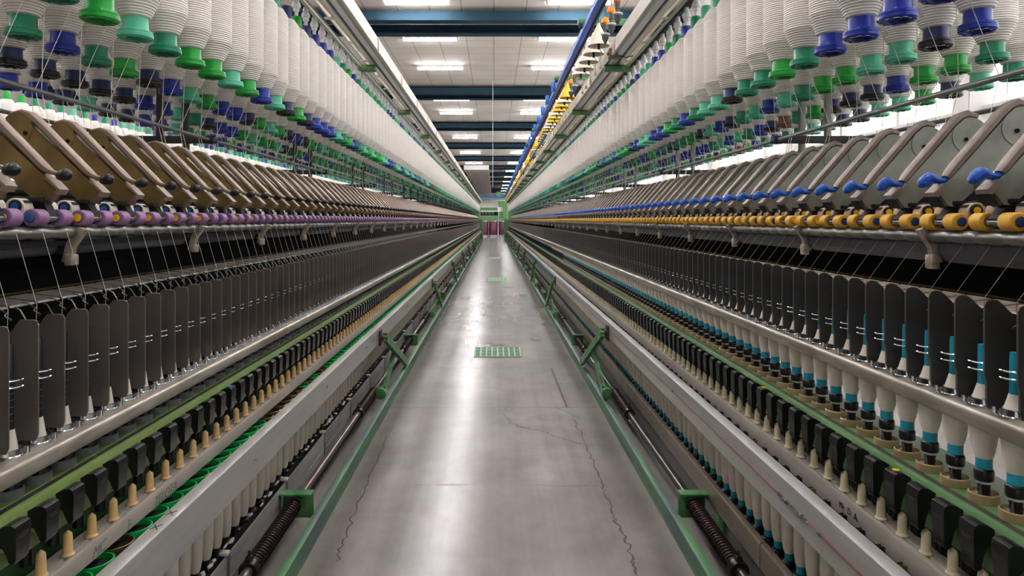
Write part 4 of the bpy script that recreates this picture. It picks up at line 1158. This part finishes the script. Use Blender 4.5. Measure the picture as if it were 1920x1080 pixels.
    for i, y in enumerate(yl):
        if 0 < i < 99: dup_part(p0, (0, y, 0), root)
        elif i >= 99: rest.lathe([(0.02, -0.012), (0.012, 0.002)], (0.855, y, zc), 'z', 6)
    p0.location = (0, yl[0], 0)
    rest.build('belt_peg', 'blackp', root, at=A)['kind'] = 'stuff'
    tag(root, 'black transport belt with pegs under the full cops of the %s' % mach, 'transport belt')
    r = empty('full_cop'); A = (0.855, 0, zc)
    m = MB(s); m.lathe([(0.0118, 0.0), (0.0125, 0.003), (0.0135, 0.012 if s < 0 else 0.024), (0.011, 0.05), (0.0095, 0.185), (0.009, 0.225), (0.007, 0.228)], (0.855, 0, zc), 'z', 16); m.build('tube', 'blackp' if s < 0 else 'teal', r, at=A)
    m = MB(s); z0 = 0.008 if s < 0 else 0.022
    m.lathe([(0.0128, z0), (0.016, z0 + 0.008), (0.0195, z0 + 0.03), (0.0215, z0 + 0.065), (0.0215, 0.135), (0.0195, 0.155), (0.0098, 0.19)], (0.855, 0, zc), 'z', 22); m.build('yarn_package', 'yarn', r, at=A)
    lc = MB(s); lc.lathe([(0.012, 0), (0.0135, 0.024)], seg=6, m=1); lc.lathe([(0.013, z0), (0.0215, z0 + 0.06), (0.0215, 0.135), (0.01, 0.19)], seg=8, m=0)
    jr = random.Random(5); st = 7 if s > 0 else 9
    n = 0
    for i, y in enumerate(yl[st - 3:]):
        n += 1
        if n <= 120:
            o = r if n == 1 else dup(r)
            o.location = (s * 0.855, y, zc); o.rotation_euler = (jr.uniform(-0.03, 0.03), jr.uniform(-0.03, 0.03), 0)
            tag(o, 'full cream cop, %s foot, under silver bar, %s from the camera, %s' % ('black' if s < 0 else 'teal', nth(n), mach), 'full cop', 'full cops under the doffing bar of the %s' % mach)
        else: far_add('fullcop', lc, s, 0.855, y, zc, ['yarn', 'blackp' if s < 0 else 'teal'])
    if s < 0:
        root = empty('kick_panel_row', (s * 0.82, 0, 0.1)); A = (0.82, 0, 0.1)
        m = MB(s); m.box(0.818, 0.824, 0.008, 0.592, 0.012, 0.178, 0.0015); m.box(0.8165, 0.819, 0.01, 0.59, 0.10, 0.103)
        k0 = m.build('panel', 'plate', root, at=A)
        m = MB(s); m.box(0.814, 0.826, -0.011, 0.011, 0.005, 0.182, 0.002); q = m.build('panel_post', 'dsteel', k0, at=A)
        m = MB(s); m.box(0.815, 0.842, -0.014, 0.012, 0.18, 0.19, 0.002); m.build('post_cap', 'cream', k0, at=A)
        for k in range(1, 64): dup_part(k0, (0, 1.5 + 0.6 * k, 0), root)
        k0.location = (0, 1.5, 0)
        tag(root, 'low row of worn sheet-steel kick panels below the full cops, purple-roller frame', 'kick panel')
        m = MB(s); rr = random.Random(9)
        for k in range(40):
            y = rr.uniform(1.9, 4.6); ell(m, (0.838 + rr.uniform(-0.006, 0.008), y, zc - 0.007), 0.008 * rr.uniform(0.4, 1.2), 0.02 * rr.uniform(0.4, 1.3), 0.005, 0, 6, 4)
        tag(m.build('cotton_fluff', 'fluff'), 'wisps of white cotton fluff caught along the black belt behind the kick panels', 'fluff', kind='stuff')
    else:
        root = empty('lower_trough', (s * 0.82, 0, 0.18)); A = (0.82, 0, 0.18)
        m = MB(s)
        for k in range(14):
            y0 = -0.9 + 3.0 * k
            if y0 + 2.99 > YEND: break
            m.prism([(0.82, 0.135), (0.817, 0.14), (0.817, 0.212), (0.821, 0.217), (0.838, 0.217), (0.838, 0.21), (0.825, 0.207), (0.825, 0.135)], y0, y0 + 2.994)
        m.build('trough_side', 'bronze', root, at=A)
        m = MB(s); m.box(0.835, 0.86, -1, YEND, 0.0, 0.16); m.box(0.80, 0.835, -1, YEND, 0.0, 0.02); m.build('trough_base', 'dsteel', root, at=A)
        m = MB(s); m.box(0.826, 0.835, -0.04, 0.04, 0.0, 0.15, 0.002); l0 = m.build('leg', 'grn', root, at=A)
        for k in range(1, 10): dup_part(l0, (0, 2.5 + 3.6 * k, 0), root)
        l0.location = (0, 2.5, 0)
        tag(root, 'brownish steel trough in front of the full cops, yellow-roller frame', 'trough')
far_build('separator', 'separator_plate', 'distant separator plates merging into dark bands along both frames', 'separator plate')
far_build('cop', 'yarn_cop', 'distant yarn cops standing in the ring rails toward the aisle end', 'yarn cop')
far_build('fullcop', 'full_cop', 'distant full cops in a line under both silver bars', 'full cop')

# red cord with turnbuckle on the right doffing bar
root = empty('tension_cord', (0.705, 1.6, 0.53)); A = (0.705, 1.6, 0.53)
m = MB(); m.tube([(0.7085, 9.0, 0.545), (0.7065, 1.69, 0.530)], 0.0011, 5); m.tube([(0.7065, 1.69, 0.530), (0.703, 1.685, 0.537)], 0.001, 5)
m.tube([(0.7065, 1.475, 0.527), (0.7065, 1.0, 0.522)], 0.0014, 5); m.tube([(0.706, 1.535, 0.530), (0.704, 1.51, 0.534), (0.706, 1.478, 0.527)], 0.0012, 5); m.build('cord', 'red', root, at=A)
m = MB()
m.tube([(0.7055, 1.645 - 0.0, 0.534), (0.7055, 1.57, 0.534)], 0.0013, 6); m.tube([(0.7055, 1.645, 0.525), (0.7055, 1.57, 0.525)], 0.0013, 6)
for y in (1.647, 1.568): m.lathe([(0.003, -0.005), (0.0058, -0.003), (0.0058, 0.003), (0.003, 0.005)], (0.7055, y, 0.5295), 'y', 10)
m.tube([(0.7055, 1.665, 0.5295), (0.7055, 1.62, 0.5295)], 0.0018, 6); m.tube([(0.7055, 1.59, 0.5295), (0.7055, 1.548, 0.5295)], 0.0018, 6)
m.build('turnbuckle', 'dsteel', root, at=A)
for yy in (1.672, 1.54):
    m = MB(); m.tube([(0.7045, yy + 0.008 * math.cos(q), 0.5295 + 0.006 * math.sin(q)) for q in [2 * PI * k / 12 for k in range(12)]], 0.0017, 6, closed=True); m.build('eye_ring', 'steel', root, at=A)
m = MB(); m.box(0.703, 0.7075, 1.476, 1.492, 0.523, 0.533, 0.002); m.box(0.703, 0.7075, 1.683, 1.695, 0.526, 0.536, 0.002); m.build('cord_clamp', 'dsteel', root, at=A)
tag(root, 'red tension cord with steel turnbuckle stretched along the silver bar', 'cord')

# ------------------------------------------------------------------ overhead bobbin conveyor
root = empty('bobbin_conveyor', (0.61, 0, Z(1.26))); A = (0.61, 0, Z(1.26))
m = MB(); m.prism([(0.595, Z(1.245)), (0.590, Z(1.25)), (0.590, Z(1.29)), (0.597, Z(1.296)), (0.624, Z(1.296)), (0.629, Z(1.29)), (0.629, Z(1.25)), (0.625, Z(1.245))], -1, 38.5); m.build('rail', 'cblue', root, at=A)
m = MB(); m.box(0.633, 0.641, -1, 38.4, Z(1.232), Z(1.262)); m.build('chain', 'chain', root, at=A)
m = MB(); m.box(-0.72, 0.62, 38.4, 38.5, Z(1.22), Z(1.29)); m.build('cross_rail', 'cblue', root, at=A)
m = MB(); m.box(0.56, 0.90, -0.022, 0.022, Z(1.30), Z(1.335), 0.003); m.box(0.575, 0.605, -0.016, 0.016, Z(1.285), Z(1.302), 0.002)
b0 = m.build('support_arm', 'grn', root, at=A)
m = MB(); m.box(0.568, 0.596, -0.02, 0.02, Z(1.278), Z(1.30), 0.002); m.build('clamp', 'blackm', b0, at=A)
for k in range(1, 19): dup_part(b0, (0, 4.55 + 1.8 * k, 0), root)
b0.location = (0, 4.55, 0)
m = MB(); m.box(0.588, 0.594, -0.04, 0.04, Z(1.235), Z(1.345), 0.002); m.box(0.555, 0.594, -0.03, -0.024, Z(1.24), Z(1.34), 0.001)
p0 = m.build('side_plate', 'pblue', root, at=A)
py = [6.65 + 0.74 * k for k in range(42)]
for y in py[1:]: dup_part(p0, (0, y, 0), root)
p0.location = (0, py[0], 0)
tag(root, 'blue overhead bobbin conveyor hung on green arms above the aisle', 'conveyor')

def holder(kind):
    r = empty('bobbin_holder')
    a0 = Z(1.225); at = (0.64, 0, a0)
    m = MB(); m.tube([(0.64, 0, a0), (0.64, 0, Z(1.12))], 0.004, 8); m.build('stem', 'dgrey', r, at=at)
    if kind == 'O':
        m = MB(); m.lathe([(0.006, 0.055), (0.008, 0.05), (0.018, 0.046), (0.0215, 0.03), (0.0215, 0.018), (0.016, 0.012)], (0.64, 0, Z(1.11)), 'z', 16); m.build('orange_cap', 'orange', r, at=at)
        m = MB(); m.lathe([(0.0155, 0.012), (0.0145, -0.018), (0.008, -0.02), (0.0075, -0.045)], (0.64, 0, Z(1.11)), 'z', 14); m.build('sleeve', 'dgrey', r, at=at)
        m = MB(); m.lathe([(0.026, -0.043), (0.028, -0.047), (0.021, -0.053)], (0.64, 0, Z(1.11)), 'z', 16); m.build('skirt', 'whitep', r, at=at)
        m = MB(); m.lathe([(0.021, -0.052), (0.0195, -0.07), (0.007, -0.096), (0.004, -0.1)], (0.64, 0, Z(1.11)), 'z', 16); m.build('cone_tip', 'dgrey', r, at=at)
    else:
        m = MB(); m.lathe([(0.008, 1.20), (0.010, 1.19), (0.067, 1.065), (0.068, 1.06), (0.066, 1.06), (0.008, 1.185)], (0.64, 0, H), 'z', 28, cap=False); m.build('cone', 'conew' if kind == 'W' else 'coney', r, at=at)
        m = MB(); m.lathe([(0.006, 1.12), (0.0075, 1.09), (0.0075, 1.045), (0.005, 1.04)], (0.64, 0, H), 'z', 12); m.build('pin', 'blackp', r, at=at)
        m = MB(); m.tube([(0.645, 0, Z(1.045)), (0.66, 0.02, Z(1.03)), (0.648, 0.0, Z(0.97)), (0.652, 0, Z(0.94))], 0.0028, 6); m.box(0.644, 0.66, -0.006, 0.006, Z(0.925), Z(0.945), 0.002); m.build('wire_hook', 'beigehook', r, at=at)
    return r
HP_ = {k: holder(k) for k in 'OWY'}; used = set()
hl = [(3.53, 'O'), (3.72, 'O'), (3.92, 'O'), (4.17, 'W'), (4.38, 'W'), (4.6, 'W'), (4.82, 'W'), (5.02, 'W'), (5.42, 'O'), (5.65, 'O'), (5.95, 'Y'), (6.2, 'W'), (6.45, 'Y'), (6.7, 'Y'), (6.95, 'W'), (7.2, 'Y'), (7.45, 'Y'), (7.7, 'W'), (7.95, 'W'), (8.2, 'Y')]
rh = random.Random(4); y = 8.45
while y < 38: hl.append((y, rh.choices('OWY', (70, 8, 22) if y < 17 or y > 21 else (30, 10, 60))[0])); y += 0.25
cnt = {'O': 0, 'W': 0, 'Y': 0}
nm = {'O': 'orange-capped bobbin holder', 'W': 'cream-coned bobbin holder', 'Y': 'yellow-coned bobbin holder'}
for y, k in hl:
    o = HP_[k] if k not in used else dup(HP_[k]); used.add(k)
    o.location = (0.64, y, Z(1.225)); cnt[k] += 1
    tag(o, '%s, %s such one from the camera, under the blue conveyor' % (nm[k], nth(cnt[k])), 'bobbin holder', 'bobbin holders under the blue conveyor')

# sensor box on the right overhead track
root = empty('sensor_box', (0.75, 4.18, Z(1.0)))
A = (0.75, 4.18, Z(1.0))
m = MB(); m.box(0.70, 0.772, 4.14, 4.20, Z(0.986), Z(1.042), 0.004); m.build('box', mat('brown grey box', '#77695c', 0.5), root, at=A)
m = MB(); m.lathe([(0.009, 0.0), (0.009, 0.008), (0.006, 0.01)], (0, 0, 0), 'x', 12); m.v = [(0.70 - p[0], 4.165 + p[1], Z(1.012) + p[2]) for p in m.v]; m.build('red_button', 'red', root, at=A)
m = MB(); m.tube([(0.772, 4.16, Z(1.0)), (0.80, 4.15, Z(0.985)), (0.84, 4.12, Z(0.99)), (0.85, 4.10, Z(1.02)), (0.835, 4.12, Z(1.03))], 0.003, 6); m.build('cable', 'blackp', root, at=A)
tag(root, 'small brown sensor box with red button on the overhead track', 'sensor box')

# hanging conduit over the aisle
root = empty('hanging_conduit', (-0.03, 19.5, Z(0.95)))
A = (-0.03, 19.5, Z(0.95))
m = MB(); m.tube([(-0.03, 19.5, Z(3.99)), (-0.03, 19.5, Z(0.95))], 0.006, 8); m.build('drop_pipe', 'tgrey', root, at=A)
m = MB(); m.box(-0.1, 0.3, 19.48, 19.52, Z(0.93), Z(0.955)); m.build('foot', 'dgrey', root, at=A)
tag(root, 'thin hanging conduit dropping from the ceiling over the middle of the aisle', 'conduit')

# ------------------------------------------------------------------ far end: roving machine and cans
root = empty('roving_machine', (0, 52, 0)); A = (0, 52, 0)
Yf = 52.0; k = Yf / F
def fx(x): return (x - VX) * k
def fz(y): return H + (VY - y) * k
m = MB(); m.box(fx(901), fx(936), Yf, Yf + 0.6, fz(412), fz(404)); m.box(fx(901), fx(936), Yf, Yf + 0.6, fz(396.5), fz(388.5)); m.box(fx(943), fx(951), Yf - 0.4, Yf + 0.6, 0, fz(378)); m.box(fx(934), fx(951), Yf - 0.2, Yf + 0.5, fz(388), fz(377)); m.box(fx(936), fx(944), Yf - 0.2, Yf + 0.4, fz(410), fz(397)); m.build('green_frame', 'paintgreen', root, at=A)
m = MB(); m.box(fx(901), fx(934), Yf + 0.2, Yf + 0.7, fz(404), fz(396.5)); m.build('dark_gap', 'blackm', root, at=A)
m = MB(); m.box(fx(901), fx(936), Yf - 0.1, Yf, fz(397), fz(395.2)); m.box(fx(901), fx(936), Yf - 0.05, Yf, fz(389), fz(388)); m.box(fx(933), fx(938), Yf - 0.15, Yf, fz(397), fz(383)); m.build('white_rail', 'housing', root, at=A)
m = MB(); m.tube([(fx(934.5), Yf - 0.25, 0.0), (fx(934.5), Yf - 0.25, fz(397))], 0.03, 8); m.build('post', 'tgrey', root, at=A)
m = MB()
for i in range(4): m.lathe([(0.12, 0), (0.12, 0.3)], (fx(905 + 6.3 * i), Yf + 0.1, fz(402)), 'z', 10)
m.build('grey_spools', 'dgrey', root, at=A)
m = MB(); m.box(fx(900), fx(911), Yf + 0.8, Yf + 1.0, fz(388), fz(378.5)); m.box(fx(912.5), fx(926), Yf + 0.8, Yf + 1.0, fz(388), fz(379)); m.build('pale_panel', 'tw', root, at=A)  # plain white panels behind the green frame
m = MB(); m.box(fx(896), fx(948), Yf - 0.3, Yf + 0.3, fz(373.5), fz(369)); m.box(fx(931), fx(939), Yf - 0.4, Yf + 0.3, fz(369), fz(360)); m.build('top_truss', 'paintgreen', root, at=A)
m = MB(); m.box(fx(896), fx(946), Yf + 1.2, Yf + 1.4, fz(369), fz(362)); m.build('grey_hood', 'dgrey', root, at=A)
tag(root, 'green roving machine with white rails closing off the far end of the aisle', 'roving machine')
Yc = 47.5; kc = Yc / F
for i, (x0, x1, d) in enumerate(((902, 915.5, 'leftmost'), (917, 933, 'middle'), (935, 947, 'rightmost'))):
    X = ((x0 + x1) / 2 - VX) * kc; R = (x1 - x0) / 2 * kc
    r = empty('sliver_can', (X, Yc, 0))
    m = MB(); m.lathe([(R, 0.14), (R, 1.10), (R * 0.97, 1.12), (R * 0.93, 1.12), (R * 0.93, 1.05)], seg=32); m.build('can_wall', 'can', r)
    m = MB(); m.lathe([(R * 1.01, 0.0), (R * 1.01, 0.15), (R * 0.99, 0.155)], seg=32); m.build('base_band', 'chrome', r)
    m = MB(); m.lathe([(R * 1.01, 1.09), (R * 1.01, 1.125), (R * 0.98, 1.125)], seg=32, cap=False); m.build('rim', 'chrome', r)
    tag(r, 'dark magenta sliver can with silver base, %s of the three at the aisle end' % d, 'sliver can', 'sliver cans at the aisle end')

# ------------------------------------------------------------------ world, camera
w = bpy.data.worlds.new('World'); sc.world = w; w.use_nodes = True
w.node_tree.nodes['Background'].inputs[0].default_value = (1, 0.98, 0.95, 1); w.node_tree.nodes['Background'].inputs[1].default_value = 0.4
cam = bpy.data.cameras.new('camera'); co = bpy.data.objects.new('camera', cam); COL.objects.link(co)
co.location = (0, 0, H); co.rotation_euler = (PI / 2, 0, 0)
cam.sensor_width = 36; cam.lens = 36 * F / 1920
cam.shift_x = (960 - VX) / 1920; cam.shift_y = -(540 - VY) / 1920
cam.clip_start = 0.05; cam.clip_end = 300
sc.camera = co
sc.view_settings.view_transform = 'Standard'; sc.view_settings.look = 'None'; sc.view_settings.gamma = 1; sc.view_settings.exposure = 1.9
